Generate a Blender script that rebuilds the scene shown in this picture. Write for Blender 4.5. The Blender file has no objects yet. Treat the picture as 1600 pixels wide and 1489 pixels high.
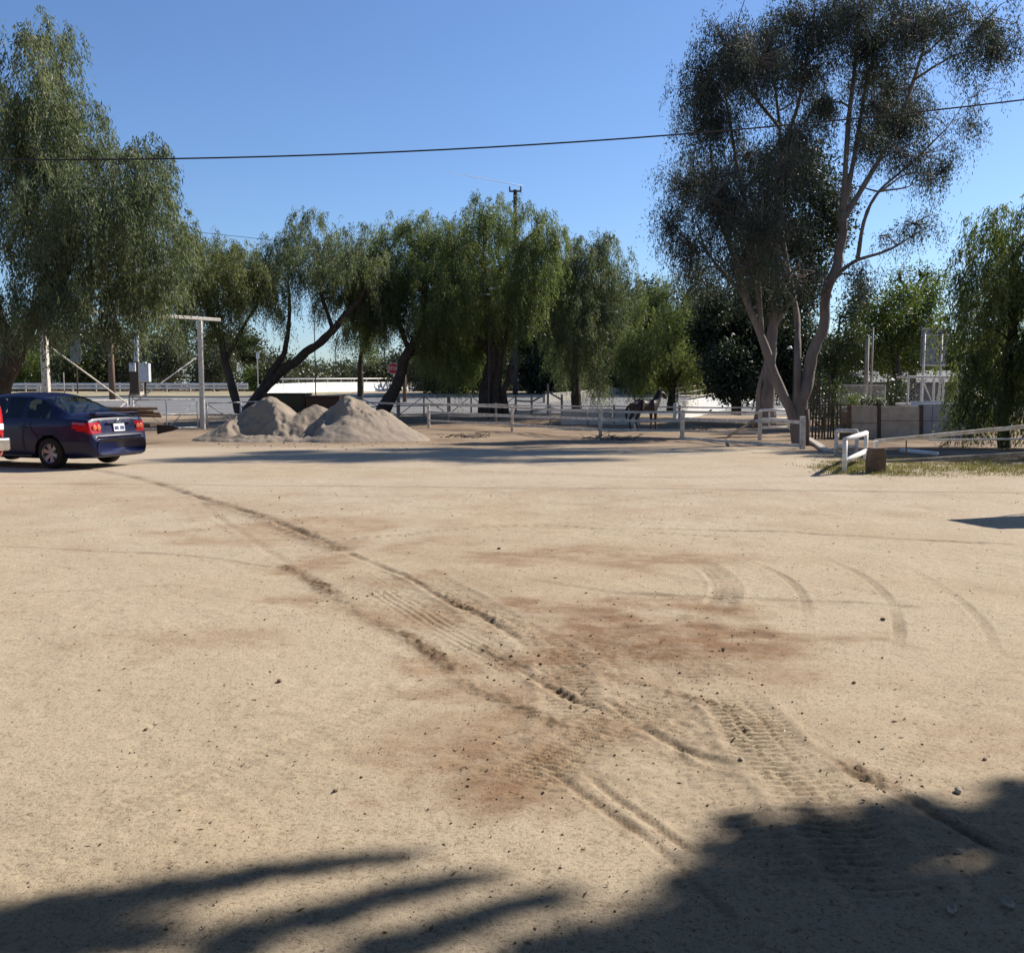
import bpy, math, random
import numpy as np
from mathutils import Vector, Matrix

R = math.radians
sc = bpy.context.scene
# ---------------------------------------------------------------- camera
CAM_H, FPX, PITCH = 1.65, 1500.0, math.atan(144.5 / 1500)
cam_d = bpy.data.cameras.new("camera")
cam = bpy.data.objects.new("camera", cam_d)
sc.collection.objects.link(cam)
cam.location = (0, 0, CAM_H)
cam.rotation_euler = (math.pi / 2 - PITCH, 0, 0)
cam_d.sensor_fit = 'HORIZONTAL'
cam_d.sensor_width = 36
cam_d.lens = 36 * FPX / 1600
cam_d.clip_start = 0.05
cam_d.clip_end = 20000
sc.camera = cam
# ---------------------------------------------------------------- world, sun, exposure
SUN_AZ, SUN_EL = math.atan2(0.85, 0.52), R(38)          # azimuth from +Y towards +X
world = bpy.data.worlds.new("World")
sc.world = world
world.use_nodes = True
wn = world.node_tree
bgn = wn.nodes["Background"]
sky = wn.nodes.new("ShaderNodeTexSky")
sky.sky_type = 'NISHITA'
sky.sun_disc = False
sky.sun_elevation = SUN_EL
sky.sun_rotation = SUN_AZ
sky.altitude = 200
sky.air_density = 1.0
sky.dust_density = 0.5
sky.ozone_density = 3.0
tint = wn.nodes.new("ShaderNodeMix")
tint.data_type = 'RGBA'
tint.blend_type = 'MULTIPLY'
tint.inputs[0].default_value = 1
tint.inputs[7].default_value = (.83, .98, 1.20, 1)
wn.links.new(sky.outputs[0], tint.inputs[6])
wn.links.new(tint.outputs[2], bgn.inputs[0])
bgn.inputs[1].default_value = 0.08
sun_d = bpy.data.lights.new("sun", 'SUN')
sun_d.energy = 5.0
sun_d.angle = R(0.53)
sun_d.color = (1.0, 0.93, 0.83)
sun = bpy.data.objects.new("sun", sun_d)
sc.collection.objects.link(sun)
sdir = Vector((math.sin(SUN_AZ) * math.cos(SUN_EL), math.cos(SUN_AZ) * math.cos(SUN_EL), math.sin(SUN_EL)))
sun.rotation_euler = sdir.to_track_quat('Z', 'Y').to_euler()
sun.location = (30, 20, 40)
sc.view_settings.view_transform = 'Standard'
sc.view_settings.look = 'None'
sc.view_settings.exposure = 0.6
sc.view_settings.gamma = 1.0
sc.view_settings.use_curve_mapping = False
sc.cycles.max_bounces = 8
sc.cycles.transparent_max_bounces = 16
# ---------------------------------------------------------------- numeric helpers
rng = np.random.default_rng(7)
random.seed(7)
GY = np.array([-500, 20, 30, 40, 50, 60, 70, 80, 86, 95, 110, 4000.])
GZ = np.array([0, 0, -.30, -.53, -.55, -.20, .25, .70, .87, .92, .92, .92])


def g(y):
    y = np.asarray(y, float)
    return (np.interp(y - 1.5, GY, GZ) + np.interp(y, GY, GZ) + np.interp(y + 1.5, GY, GZ)) / 3


def ray(u, v):
    dx, dy = (u - 800) / FPX, (744.5 - v) / FPX
    c, s = math.cos(PITCH), math.sin(PITCH)
    return np.array([dx, c + dy * s, -s + dy * c])


def P(u, v, d):                      # point seen at photo pixel (u, v), d metres ahead
    r = ray(u, v)
    return np.array([0, 0, CAM_H]) + r * (d / r[1])


def G(u, v):                         # where the ground is seen at photo pixel (u, v)
    r = ray(u, v)
    t = np.concatenate([np.arange(1, 40, .01), np.arange(40, 160, .05)])
    z = CAM_H + t * r[2] - g(t * r[1])
    i = np.argmax(z < 0)
    if z[i] >= 0:
        i = len(t) - 1
    return np.array([r[0] * t[i], r[1] * t[i], float(g(t[i] * r[1]))])


def onground(u, d):
    p = P(u, 600, d)
    p[2] = float(g(d))
    return p


def _hash(ix, iy, seed):
    h = (ix.astype(np.int64) * 374761393 + iy.astype(np.int64) * 668265263 + seed * 982451653) & 0xffffffff
    h = ((h ^ (h >> 13)) * 1274126177) & 0xffffffff
    h = h ^ (h >> 16)
    return (h & 0xffff) / 65535.0


def vnoise(x, y, seed=0):
    ix, iy = np.floor(x), np.floor(y)
    fx, fy = x - ix, y - iy
    fx, fy = fx * fx * (3 - 2 * fx), fy * fy * (3 - 2 * fy)
    a, b = _hash(ix, iy, seed), _hash(ix + 1, iy, seed)
    c, d = _hash(ix, iy + 1, seed), _hash(ix + 1, iy + 1, seed)
    return (a * (1 - fx) + b * fx) * (1 - fy) + (c * (1 - fx) + d * fx) * fy - .5


def fbm(x, y, seed=0, oct=4):
    s, a = 0, 1.0
    for k in range(oct):
        s = s + a * vnoise(x * 2 ** k, y * 2 ** k, seed + k * 17)
        a *= .5
    return s


# ---------------------------------------------------------------- object helpers
def link(o, parent=None):
    sc.collection.objects.link(o)
    if parent is not None:
        o.parent = parent
    return o


def mesh_np(name, V, F, mats, parent=None, smooth=False, fmat=None):
    """V (n,3), F (m,k) arrays -> one mesh object"""
    me = bpy.data.meshes.new(name)
    V = np.ascontiguousarray(V, np.float32)
    F = np.ascontiguousarray(F, np.int32)
    k = F.shape[1]
    me.vertices.add(len(V))
    me.vertices.foreach_set("co", V.ravel())
    me.loops.add(F.size)
    me.loops.foreach_set("vertex_index", F.ravel())
    me.polygons.add(len(F))
    me.polygons.foreach_set("loop_start", np.arange(0, F.size, k, dtype=np.int32))
    if smooth:
        me.polygons.foreach_set("use_smooth", np.ones(len(F), bool))
    if not isinstance(mats, (list, tuple)):
        mats = [mats]
    for m in mats:
        me.materials.append(m)
    if fmat is not None:
        me.polygons.foreach_set("material_index", np.ascontiguousarray(fmat, np.int32))
    me.update(calc_edges=True)
    me.validate()
    return link(bpy.data.objects.new(name, me), parent)


class MB:
    def __init__(s, origin=(0, 0, 0)):
        s.v, s.f, s.o = [], [], np.array(origin, float)

    def add(s, vs, fs):
        b = len(s.v)
        s.v += [tuple(np.array(p, float) - s.o) for p in vs]
        s.f += [tuple(b + i for i in q) for q in fs]

    def box(s, c, size, rz=0, rx=0, ry=0):
        h = np.array(size) / 2
        m = np.array(Matrix.Rotation(rz, 3, 'Z') @ Matrix.Rotation(ry, 3, 'Y') @ Matrix.Rotation(rx, 3, 'X'))
        vs = [np.array(c) + m @ (h * np.array(q)) for q in
              [(-1, -1, -1), (1, -1, -1), (1, 1, -1), (-1, 1, -1), (-1, -1, 1), (1, -1, 1), (1, 1, 1), (-1, 1, 1)]]
        s.add(vs, [(0, 3, 2, 1), (4, 5, 6, 7), (0, 1, 5, 4), (1, 2, 6, 5), (2, 3, 7, 6), (3, 0, 4, 7)])

    def bar(s, p, q, w, h):            # rectangular bar from p to q, w across, h tall
        p, q = np.array(p, float), np.array(q, float)
        d = q - p
        d /= np.linalg.norm(d)
        up = np.array([0, 0, 1.]) if abs(d[2]) < .95 else np.array([1., 0, 0])
        a = np.cross(d, up)
        a /= np.linalg.norm(a)
        b = np.cross(a, d)
        vs = []
        for e in (p, q):
            for i, j in ((-1, -1), (1, -1), (1, 1), (-1, 1)):
                vs.append(e + a * w / 2 * i + b * h / 2 * j)
        s.add(vs, [(3, 2, 1, 0), (4, 5, 6, 7), (0, 1, 5, 4), (1, 2, 6, 5), (2, 3, 7, 6), (3, 0, 4, 7)])

    def tube(s, pts, r, n=8, cap=True):
        pts = [np.array(p, float) for p in pts]
        rs = list(r) if hasattr(r, '__len__') else [r] * len(pts)
        vs, fs, a = [], [], None
        for i, p in enumerate(pts):
            d = pts[min(i + 1, len(pts) - 1)] - pts[max(i - 1, 0)]
            d = d / (np.linalg.norm(d) + 1e-9)
            if a is None:
                ref = np.array([0, 0, 1.]) if abs(d[2]) < .9 else np.array([1., 0, 0])
                a = np.cross(d, ref)
            a = a - d * np.dot(a, d)
            a /= np.linalg.norm(a) + 1e-9
            b = np.cross(d, a)
            for k in range(n):
                t = 2 * math.pi * k / n
                vs.append(p + rs[i] * (a * math.cos(t) + b * math.sin(t)))
        for i in range(len(pts) - 1):
            for k in range(n):
                fs.append((i * n + k, i * n + (k + 1) % n, (i + 1) * n + (k + 1) % n, (i + 1) * n + k))
        if cap:
            fs.append(tuple(range(n))[::-1])
            fs.append(tuple((len(pts) - 1) * n + k for k in range(n)))
        s.add(vs, fs)

    def lathe(s, prof, n=24, c=(0, 0, 0), axis='Z', ang=2 * math.pi):
        vs, fs = [], []
        m = len(prof)
        closed = abs(ang - 2 * math.pi) < 1e-6
        cols = n if closed else n + 1
        for k in range(cols):
            t = ang * k / n
            for r, z in prof:
                x, y = r * math.cos(t), r * math.sin(t)
                p = {'Z': (x, y, z), 'Y': (x, z, y), 'X': (z, x, y)}[axis]
                vs.append(np.array(c) + p)
        for k in range(n):
            k2 = (k + 1) % cols
            for j in range(m - 1):
                fs.append((k * m + j, k2 * m + j, k2 * m + j + 1, k * m + j + 1))
        s.add(vs, fs)

    def prism(s, poly, p0, ax, ay, thick):  # polygon in plane (ax, ay) extruded along their cross product
        ax, ay = np.array(ax, float), np.array(ay, float)
        n = np.cross(ax, ay)
        n /= np.linalg.norm(n)
        k = len(poly)
        vs = [np.array(p0) + ax * x + ay * y for x, y in poly]
        vs += [v + n * thick for v in vs]
        fs = [tuple(range(k))[::-1], tuple(range(k, 2 * k))]
        fs += [(i, (i + 1) % k, k + (i + 1) % k, k + i) for i in range(k)]
        s.add(vs, fs)

    def build(s, name, m, parent=None, smooth=False, bevel=0):
        me = bpy.data.meshes.new(name)
        me.from_pydata(s.v, [], s.f)
        for q in (m if isinstance(m, (list, tuple)) else [m]):
            me.materials.append(q)
        if smooth:
            me.polygons.foreach_set("use_smooth", np.ones(len(me.polygons), bool))
        me.update()
        o = link(bpy.data.objects.new(name, me), parent)
        if bevel:
            b = o.modifiers.new("bevel", 'BEVEL')
            b.width = bevel
            b.segments = 2
            b.limit_method = 'ANGLE'
        return o


def tag(o, label=None, cat=None, group=None, kind=None):
    if label:
        o["label"] = label
    if cat:
        o["category"] = cat
    if group:
        o["group"] = group
    if kind:
        o["kind"] = kind
    return o


def thing(name, loc, label, cat, group=None, rz=0):
    o = link(bpy.data.objects.new(name, None))
    o.location = Vector([float(c) for c in loc])
    o.rotation_euler = (0, 0, rz)
    o.empty_display_size = .3
    return tag(o, label, cat, group)


# ---------------------------------------------------------------- materials
def nodes(name):
    m = bpy.data.materials.new(name)
    m.use_nodes = True
    nt = m.node_tree
    return m, nt, nt.nodes["Principled BSDF"]


def N(nt, typ, **kw):
    n = nt.nodes.new(typ)
    for k, v in kw.items():
        if k.startswith('i_'):
            n.inputs[k[2:].replace('_', ' ')].default_value = v
        else:
            setattr(n, k, v)
    return n


def ramp(nt, fac, stops):
    r = nt.nodes.new("ShaderNodeValToRGB")
    e = r.color_ramp.elements
    while len(e) < len(stops):
        e.new(.5)
    for i, (p, c) in enumerate(stops):
        e[i].position = p
        e[i].color = (*c, 1)
    if fac is not None:
        nt.links.new(fac, r.inputs[0])
    return r


def surf(name, c1, c2=None, scale=6, rough=.7, bump=.2, bscale=40, metal=0, stretch=(1, 1, 1), spec=.4):
    """two tones mixed by noise, fine bump"""
    m, nt, b = nodes(name)
    c2 = c2 or tuple(x * .75 for x in c1)
    tc = N(nt, "ShaderNodeTexCoord")
    mp = N(nt, "ShaderNodeMapping")
    mp.inputs["Scale"].default_value = stretch
    nt.links.new(tc.outputs["Object"], mp.inputs[0])
    n1 = N(nt, "ShaderNodeTexNoise", i_Scale=scale, i_Detail=6, i_Roughness=.65)
    nt.links.new(mp.outputs[0], n1.inputs["Vector"])
    rp = ramp(nt, n1.outputs["Fac"], [(.32, c2), (.66, c1)])
    nt.links.new(rp.outputs[0], b.inputs["Base Color"])
    b.inputs["Roughness"].default_value = rough
    b.inputs["Metallic"].default_value = metal
    b.inputs["Specular IOR Level"].default_value = spec
    if bump:
        n2 = N(nt, "ShaderNodeTexNoise", i_Scale=bscale, i_Detail=4)
        nt.links.new(mp.outputs[0], n2.inputs["Vector"])
        bp = N(nt, "ShaderNodeBump", i_Strength=bump, i_Distance=.02)
        nt.links.new(n2.outputs["Fac"], bp.inputs["Height"])
        nt.links.new(bp.outputs[0], b.inputs["Normal"])
    return m


def leaf_mat(name, cols, trans=.35, rough=.45, spec=.35, patch=.5):
    m, nt, b = nodes(name)
    geo = N(nt, "ShaderNodeNewGeometry")
    tc = N(nt, "ShaderNodeTexCoord")
    nz = N(nt, "ShaderNodeTexNoise", i_Scale=patch, i_Detail=3)
    mp = N(nt, "ShaderNodeMapping")
    mp.inputs["Scale"].default_value = (1.7, 1.7, .45)
    nt.links.new(tc.outputs["Object"], mp.inputs[0])
    nt.links.new(mp.outputs[0], nz.inputs["Vector"])
    ma = N(nt, "ShaderNodeMath", operation='MULTIPLY_ADD')
    nt.links.new(geo.outputs["Random Per Island"], ma.inputs[0])
    ma.inputs[1].default_value = .55
    mb = N(nt, "ShaderNodeMath", operation='MULTIPLY_ADD')
    nt.links.new(nz.outputs["Fac"], mb.inputs[0])
    mb.inputs[1].default_value = 1.6
    mb.inputs[2].default_value = -.58
    nt.links.new(mb.outputs[0], ma.inputs[2])
    n = len(cols)
    rp = ramp(nt, ma.outputs[0], [(i / (n - 1), c) for i, c in enumerate(cols)])
    nt.links.new(rp.outputs[0], b.inputs["Base Color"])
    b.inputs["Roughness"].default_value = rough
    b.inputs["Specular IOR Level"].default_value = spec
    tr = N(nt, "ShaderNodeBsdfTranslucent")
    hs = N(nt, "ShaderNodeMix", data_type='RGBA', blend_type='MULTIPLY')
    hs.inputs[0].default_value = 1
    nt.links.new(rp.outputs[0], hs.inputs[6])
    hs.inputs[7].default_value = (1.18, 1.22, .72, 1)
    nt.links.new(hs.outputs[2], tr.inputs[0])
    mx = N(nt, "ShaderNodeMixShader")
    mx.inputs[0].default_value = trans
    nt.links.new(b.outputs[0], mx.inputs[1])
    nt.links.new(tr.outputs[0], mx.inputs[2])
    nt.links.new(mx.outputs[0], nt.nodes["Material Output"].inputs[0])
    return m


def glass_mat(name, tint, refl=1.0):
    m, nt, b = nodes(name)
    tr = N(nt, "ShaderNodeBsdfTransparent")
    tr.inputs[0].default_value = (*tint, 1)
    gl = N(nt, "ShaderNodeBsdfGlossy", i_Roughness=.03)
    fr = N(nt, "ShaderNodeFresnel", i_IOR=1.5)
    mx = N(nt, "ShaderNodeMixShader")
    nt.links.new(fr.outputs[0], mx.inputs[0])
    nt.links.new(tr.outputs[0], mx.inputs[1])
    nt.links.new(gl.outputs[0], mx.inputs[2])
    nt.links.new(mx.outputs[0], nt.nodes["Material Output"].inputs[0])
    return m


def paint_mat(name, c, coat=1.0, rough=.35, metal=.3):
    m, nt, b = nodes(name)
    tc = N(nt, "ShaderNodeTexCoord")
    nz = N(nt, "ShaderNodeTexNoise", i_Scale=3, i_Detail=6, i_Roughness=.7)
    nt.links.new(tc.outputs["Object"], nz.inputs["Vector"])
    rp = ramp(nt, nz.outputs["Fac"], [(.35, c), (.8, tuple(x * .8 + .012 for x in c))])
    nt.links.new(rp.outputs[0], b.inputs["Base Color"])
    rr = ramp(nt, nz.outputs["Fac"], [(.3, (rough,) * 3), (.8, (rough + .15,) * 3)])
    nt.links.new(rr.outputs[0], b.inputs["Roughness"])
    b.inputs["Metallic"].default_value = metal
    b.inputs["Specular IOR Level"].default_value = .25
    b.inputs["Coat Weight"].default_value = coat
    b.inputs["Coat Roughness"].default_value = .06
    return m


M = {}
M['white_pipe'] = surf('white_pipe_paint', (.72, .69, .62), (.40, .35, .28), 9, .5, .15, 60)
M['bright_pipe'] = surf('bright_white_paint', (.82, .80, .76), (.6, .55, .48), 7, .45, .1, 60)
M['grey_pipe'] = surf('galvanised_pipe', (.58, .56, .53), (.33, .30, .27), 6, .5, .1, 50, metal=.1)
M['old_wood'] = surf('weathered_wood', (.40, .35, .29), (.20, .165, .13), 5, .85, .5, 40, stretch=(1, 1, .2))
M['brown_wood'] = surf('brown_wood', (.17, .115, .08), (.085, .058, .042), 5, .85, .5, 30)
M['rail_wood'] = surf('faded_white_rail', (.74, .68, .59), (.42, .35, .27), 5, .8, .4, 40)
M['bark'] = surf('rough_bark', (.085, .064, .050), (.035, .027, .022), 7, .95, 1.0, 22, stretch=(1, 1, .35))
M['euc_bark'] = surf('smooth_pale_bark', (.25, .205, .175), (.11, .09, .08), 2.2, .9, .6, 16, stretch=(1, 1, .3))
M['twig'] = surf('twig_bark', (.10, .075, .06), (.05, .04, .03), 8, .9, 0)
M['concrete'] = surf('concrete', (.46, .42, .36), (.33, .30, .25), 2.2, .9, .3, 30)
M['white_conc'] = surf('painted_concrete', (.80, .79, .77), (.66, .65, .62), 1.2, .85, .2, 30)
M['tan_panel'] = surf('tan_slab', (.46, .40, .33), (.31, .265, .21), 2.5, .9, .4, 25)
M['grey_block'] = surf('grey_block', (.36, .37, .39), (.25, .26, .28), 2.5, .9, .4, 25)
M['steel_dark'] = surf('dark_steel', (.055, .05, .045), (.11, .065, .04), 8, .6, .2, 50, metal=.5)
M['green_paint'] = surf('green_bin_paint', (.010, .022, .014), (.007, .013, .009), 3, .5, .1)
M['rust_paint'] = surf('rusty_red_paint', (.034, .013, .012), (.02, .012, .01), 4, .6, .2)
M['cabinet'] = surf('grey_cabinet_paint', (.56, .57, .58), (.45, .46, .47), 3, .5, .05)
M['board'] = surf('grey_board', (.27, .28, .31), (.18, .19, .21), 3, .7, .1)
M['asphalt'] = surf('asphalt', (.20, .195, .19), (.14, .135, .13), .5, .9, .3, 60)
M['rail_metal'] = surf('guardrail_metal', (.72, .72, .72), (.5, .5, .5), 3, .4, .05, metal=.4)
M['black'] = surf('black_rubber', (.014, .014, .014), (.022, .02, .018), 12, .8, .2)
M['cable'] = surf('cable_black', (.02, .02, .024), None, 5, .6, 0)
M['red_sign'] = surf('red_sign_face', (.42, .030, .032), (.32, .03, .03), 3, .5, 0)
M['sign_white'] = surf('sign_white', (.75, .75, .75), (.6, .6, .6), 3, .5, 0)
M['sign_back'] = surf('sign_back', (.16, .18, .18), (.11, .12, .12), 3, .5, 0, metal=.3)
M['wood_pole'] = surf('utility_pole_wood', (.22, .135, .09), (.12, .075, .05), 4, .9, .5, 30, stretch=(1, 1, .1))
M['dark_pole'] = surf('dark_pole', (.075, .07, .075), (.05, .045, .045), 4, .9, .2)
M['roof'] = surf('pale_roof', (.20, .195, .19), (.13, .125, .12), 1.5, .8, .3)
M['shed_wall'] = surf('shed_wall', (.20, .185, .165), (.13, .12, .11), 1.5, .9, .3)
M['stone'] = surf('stone', (.46, .41, .35), (.28, .24, .2), 18, .9, .6, 60)
M['clod'] = surf('dark_clod', (.24, .165, .11), (.13, .09, .06), 18, .95, .6, 60)
M['canvas'] = surf('canvas', (.5, .5, .52), None, 3, .8, .1)

M['lf_pepper'] = leaf_mat('pepper_leaves', [(.046, .062, .042), (.090, .118, .068), (.152, .176, .098), (.245, .25, .16)], .45, .5, .28)
M['lf_pepper_y'] = leaf_mat('pepper_leaves_olive', [(.050, .066, .028), (.105, .128, .048), (.178, .192, .074), (.255, .25, .13)], .45, .5, .28)
M['lf_pepper_d'] = leaf_mat('pepper_leaves_dark', [(.046, .068, .032), (.096, .132, .052), (.168, .200, .072), (.25, .26, .12)], .48, .5, .28)
M['lf_euc'] = leaf_mat('eucalyptus_leaves', [(.028, .033, .033), (.050, .060, .054), (.080, .098, .074), (.13, .145, .11)], .2, .6, .14)
M['lf_dark'] = leaf_mat('dark_dense_leaves', [(.017, .027, .017), (.033, .050, .027), (.062, .085, .04)], .25)
M['lf_mid'] = leaf_mat('mid_green_leaves', [(.03, .042, .02), (.055, .075, .028), (.09, .115, .04)], .3)
M['lf_bright'] = leaf_mat('bright_leaves', [(.05, .075, .02), (.10, .14, .035), (.17, .20, .05)], .4)
M['lf_far'] = leaf_mat('far_bush_leaves', [(.045, .055, .03), (.075, .085, .045), (.12, .12, .06)], .2, patch=.2)
M['grass'] = leaf_mat('dry_grass', [(.10, .115, .03), (.19, .175, .06), (.30, .25, .12)], .3)
M['flower'] = leaf_mat('white_petals', [(.6, .6, .62), (.75, .75, .75)], .3)

# ---------------------------------------------------------------- ground
def catmull(pts, n=12):
    pts = np.array(pts, float)
    if len(pts) < 3:
        return np.array([pts[0] + (pts[-1] - pts[0]) * t for t in np.linspace(0, 1, n)])
    q = np.vstack([2 * pts[0] - pts[1], pts, 2 * pts[-1] - pts[-2]])
    out = []
    for i in range(1, len(q) - 2):
        for t in np.linspace(0, 1, n, endpoint=False):
            a, b, c, d = q[i - 1], q[i], q[i + 1], q[i + 2]
            out.append(.5 * ((2 * b) + (c - a) * t + (2 * a - 5 * b + 4 * c - d) * t * t + (3 * b - a - 3 * c + d) * t ** 3))
    out.append(q[-2])
    return np.array(out)


def grow(a, step, ratio, lim, maxstep=60):
    o = []
    while abs(a) < lim:
        step = min(step * ratio, maxstep)
        a += step * (1 if lim > 0 else -1)
        o.append(a)
    return o


xc = list(np.arange(-4.6, 5.8, .0155))
xs = sorted([-x for x in grow(4.6, .0155, 1.035, 1500)] + xc + grow(xc[-1], .0155, 1.035, 1500))
ys = [-1500, -700, -300, -120, -50, -20, -8, -3, 0, 1, 1.6, 2.0]
y = 2.2
while y < 60:
    ys.append(y)
    y += max(.0135, .5 * y * y / 1584)
while y < 3000:
    ys.append(y)
    y += max(1.0, y * .03)
xs, ys = np.array(xs), np.array(ys)
X, Y = np.meshgrid(xs, ys)
near = np.clip((40 - Y) / 30, 0, 1)
Z = g(Y)
Z += .030 * fbm(X * .35, Y * .35, 3, 3) * np.clip((90 - Y) / 30, 0, 1)
Z += .05 * fbm(X * .8, Y * .8, 5, 3) * np.clip((Y - 29) / 3, 0, 1) * np.clip((56 - Y) / 4, 0, 1)
Z += near * (.010 * fbm(X * 2.3, Y * 2.3, 11, 2) + .0065 * fbm(X * 11, Y * 11, 23, 3) * (.6 + vnoise(X * .7, Y * .7, 9)))
Z -= near * .010 * np.clip(fbm(X * 4.2, Y * 4.2, 131, 3) - .22, 0, .4) * (1 + 2 * vnoise(X * .5, Y * .5, 33))
Z += near * .006 * np.clip(fbm(X * 24, Y * 24, 137, 2) - .25, 0, .5)
red = np.zeros_like(X)
dark = np.zeros_like(X)
pale = np.clip(.5 + 1.3 * fbm(X * .45, Y * .45, 41, 3), 0, 1)


def track(px, w, kind, a=.012, per=.05, chev=.0, darkv=.0, seed=1, fade=.15):
    pts = catmull([G(u, v)[:2] for u, v in px], 10)
    lo, hi = pts.min(0) - w * 2, pts.max(0) + w * 2
    i0, i1 = np.searchsorted(xs, [lo[0], hi[0]])
    j0, j1 = np.searchsorted(ys, [lo[1], hi[1]])
    if i1 <= i0 or j1 <= j0:
        return
    sl = (slice(j0, j1), slice(i0, i1))
    x, yy = X[sl], Y[sl]
    bd = np.full(x.shape, 1e9)
    T, S = np.zeros_like(x), np.zeros_like(x)
    s0 = 0
    for p, q in zip(pts[:-1], pts[1:]):
        d = q - p
        L = np.hypot(*d)
        if L < 1e-6:
            continue
        d = d / L
        al = np.clip((x - p[0]) * d[0] + (yy - p[1]) * d[1], 0, L)
        ex, ey = x - p[0] - al * d[0], yy - p[1] - al * d[1]
        dd = np.hypot(ex, ey)
        m = dd < bd
        bd[m] = dd[m]
        T[m] = (d[0] * ey - d[1] * ex)[m]
        S[m] = (s0 + al)[m]
        s0 += L
    # the ends fade out
    ends = np.clip(S / fade, 0, 1) * np.clip((s0 - S) / fade, 0, 1)
    wob = .55 + 1.1 * np.clip(.5 + fbm(S * 1.7, T * 3 + seed, seed, 3), 0, 1)
    k = ends * wob
    jit = .25 * w * vnoise(S * 6, S * 0 + seed, seed + 5)
    t = (T + jit * .6) / w
    if kind == 'rut':
        a = a * .46
        brk = np.clip(.5 + 1.8 * fbm(x * 9, yy * 9, seed + 31, 3), 0, 1.3)
        Z[sl] += k * a * (-np.exp(-(t * 2) ** 2) + .55 * brk * np.exp(-((np.abs(t) - 1.1) * 2.6) ** 2))
        Z[sl] += k * a * .7 * np.exp(-(t * .9) ** 2) * fbm(x * 28, yy * 28, seed + 37, 2)
        dark[sl] = np.maximum(dark[sl], darkv * k * np.exp(-(t * 1.3) ** 2) * np.clip(.75 + 1.2 * fbm(x * 12, yy * 12, seed + 41, 3), 0, 1))
    elif kind == 'tread':
        a = a * .75
        inside = np.clip((.5 - np.abs(T / w)) * 6, 0, 1) * np.clip(.85 + 1.1 * fbm(x * 2.2, yy * 2.2, seed + 51, 3), .15, 1)
        a = a * .95
        ph = S / per + chev * np.abs(T) / w + .35 * fbm(S * 5, T * 5, seed + 9, 2)
        saw = ph - np.floor(ph)
        prof = np.clip(saw * 3, 0, 1) * np.clip((1 - saw) * 1.6, 0, 1) - .5
        groove = np.where(np.abs(np.abs(T / w) - .17) < .03, -.5, 0)
        Z[sl] += k * inside * a * (prof + groove * .6) - k * .004 * inside
        Z[sl] += k * .25 * a * np.exp(-((np.abs(T / w) - .56) * 12) ** 2)
        dark[sl] = np.maximum(dark[sl], darkv * k * inside * (.6 - .4 * prof))
    elif kind == 'clods':
        e = np.exp(-(t) ** 2)
        a = a * .42
        Z[sl] += k * e * a * np.clip(fbm(x * 34, yy * 34, seed, 3) * 2.4 + .1, -.3, 1.1)
        dark[sl] = np.maximum(dark[sl], darkv * k * e * (.6 + .8 * np.clip(fbm(x * 14, yy * 14, seed + 3, 2) + .5, 0, 1)))
    elif kind == 'lines':
        e = np.exp(-(t * 1.2) ** 4)
        Z[sl] += k * e * a * .6 * np.clip(.6 + 1.5 * fbm(x * 3, yy * 3, seed + 61, 3), 0, 1) * np.sin(T / per * 6.28 + .8 * fbm(S * 2, T * 4, seed, 2))
        dark[sl] = np.maximum(dark[sl], darkv * k * e)


def stain(u, v, rx, ry, amt, seed, rot=0, dk=0.0):
    c = G(u, v)[:2]
    cx, cy = X - c[0], Y - c[1]
    x, yy = cx * math.cos(rot) + cy * math.sin(rot), -cx * math.sin(rot) + cy * math.cos(rot)
    d = np.hypot(x / rx, yy / ry)
    m = d < 2
    n = fbm(X[m] * 1.8, Y[m] * 1.8, seed, 6) * 1.15
    e = np.clip(1.2 - d[m] + 1.5 * n, 0, 1) ** 1.3 * np.clip(.75 + .9 * fbm(X[m] * 7, Y[m] * 9, seed + 7, 4), .2, 1)
    red[m] = np.maximum(red[m], amt * e)
    if dk:
        dark[m] = np.maximum(dark[m], dk * e * np.clip(.3 + 1.6 * fbm(X[m] * 5, Y[m] * 9, seed + 2, 3), 0, 1))


# wheel tracks read off the ground, far to near
track([(60, 722), (200, 745), (330, 783), (400, 803), (480, 835), (520, 852)], .10, 'rut', .030, darkv=.85, seed=3)
track([(330, 783), (400, 805), (480, 838), (540, 862)], .16, 'clods', .02, darkv=.6, seed=4)
track([(440, 880), (500, 915), (560, 957), (640, 995), (720, 1050)], .08, 'clods', .028, darkv=.75, seed=5)
track([(310, 782), (330, 800), (380, 835), (450, 880)], .08, 'rut', .012, darkv=.15, seed=6)
track([(540, 862), (640, 905), (700, 940), (760, 965), (830, 1010)], .06, 'rut', .022, darkv=.5, seed=7)
track([(640, 890), (740, 945), (800, 980), (850, 1005), (910, 1050)], .36, 'tread', .018, .055, .5, .25, seed=8)
track([(560, 900), (650, 955), (720, 995), (800, 1035), (860, 1070)], .16, 'lines', .010, .055, darkv=.15, seed=9)
track([(735, 1000), (780, 1022), (830, 1045)], .09, 'clods', .040, darkv=1.0, seed=10)
track([(640, 905), (720, 945), (800, 975), (860, 1010)], .05, 'clods', .025, darkv=.5, seed=12)
track([(810, 1040), (880, 1085), (960, 1120), (1040, 1160), (1160, 1205)], .05, 'rut', .022, darkv=.4, seed=13)
track([(870, 1025), (885, 1060), (895, 1110), (890, 1160)], .32, 'tread', .020, .060, .0, .15, seed=14)
track([(1060, 1085), (1000, 1110), (950, 1140), (880, 1185), (800, 1240)], .34, 'tread', .020, .042, .3, .35, seed=15)
track([(900, 1030), (980, 1060), (1060, 1085), (1110, 1100), (1160, 1125)], .06, 'clods', .03, darkv=.7, seed=16)
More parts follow.
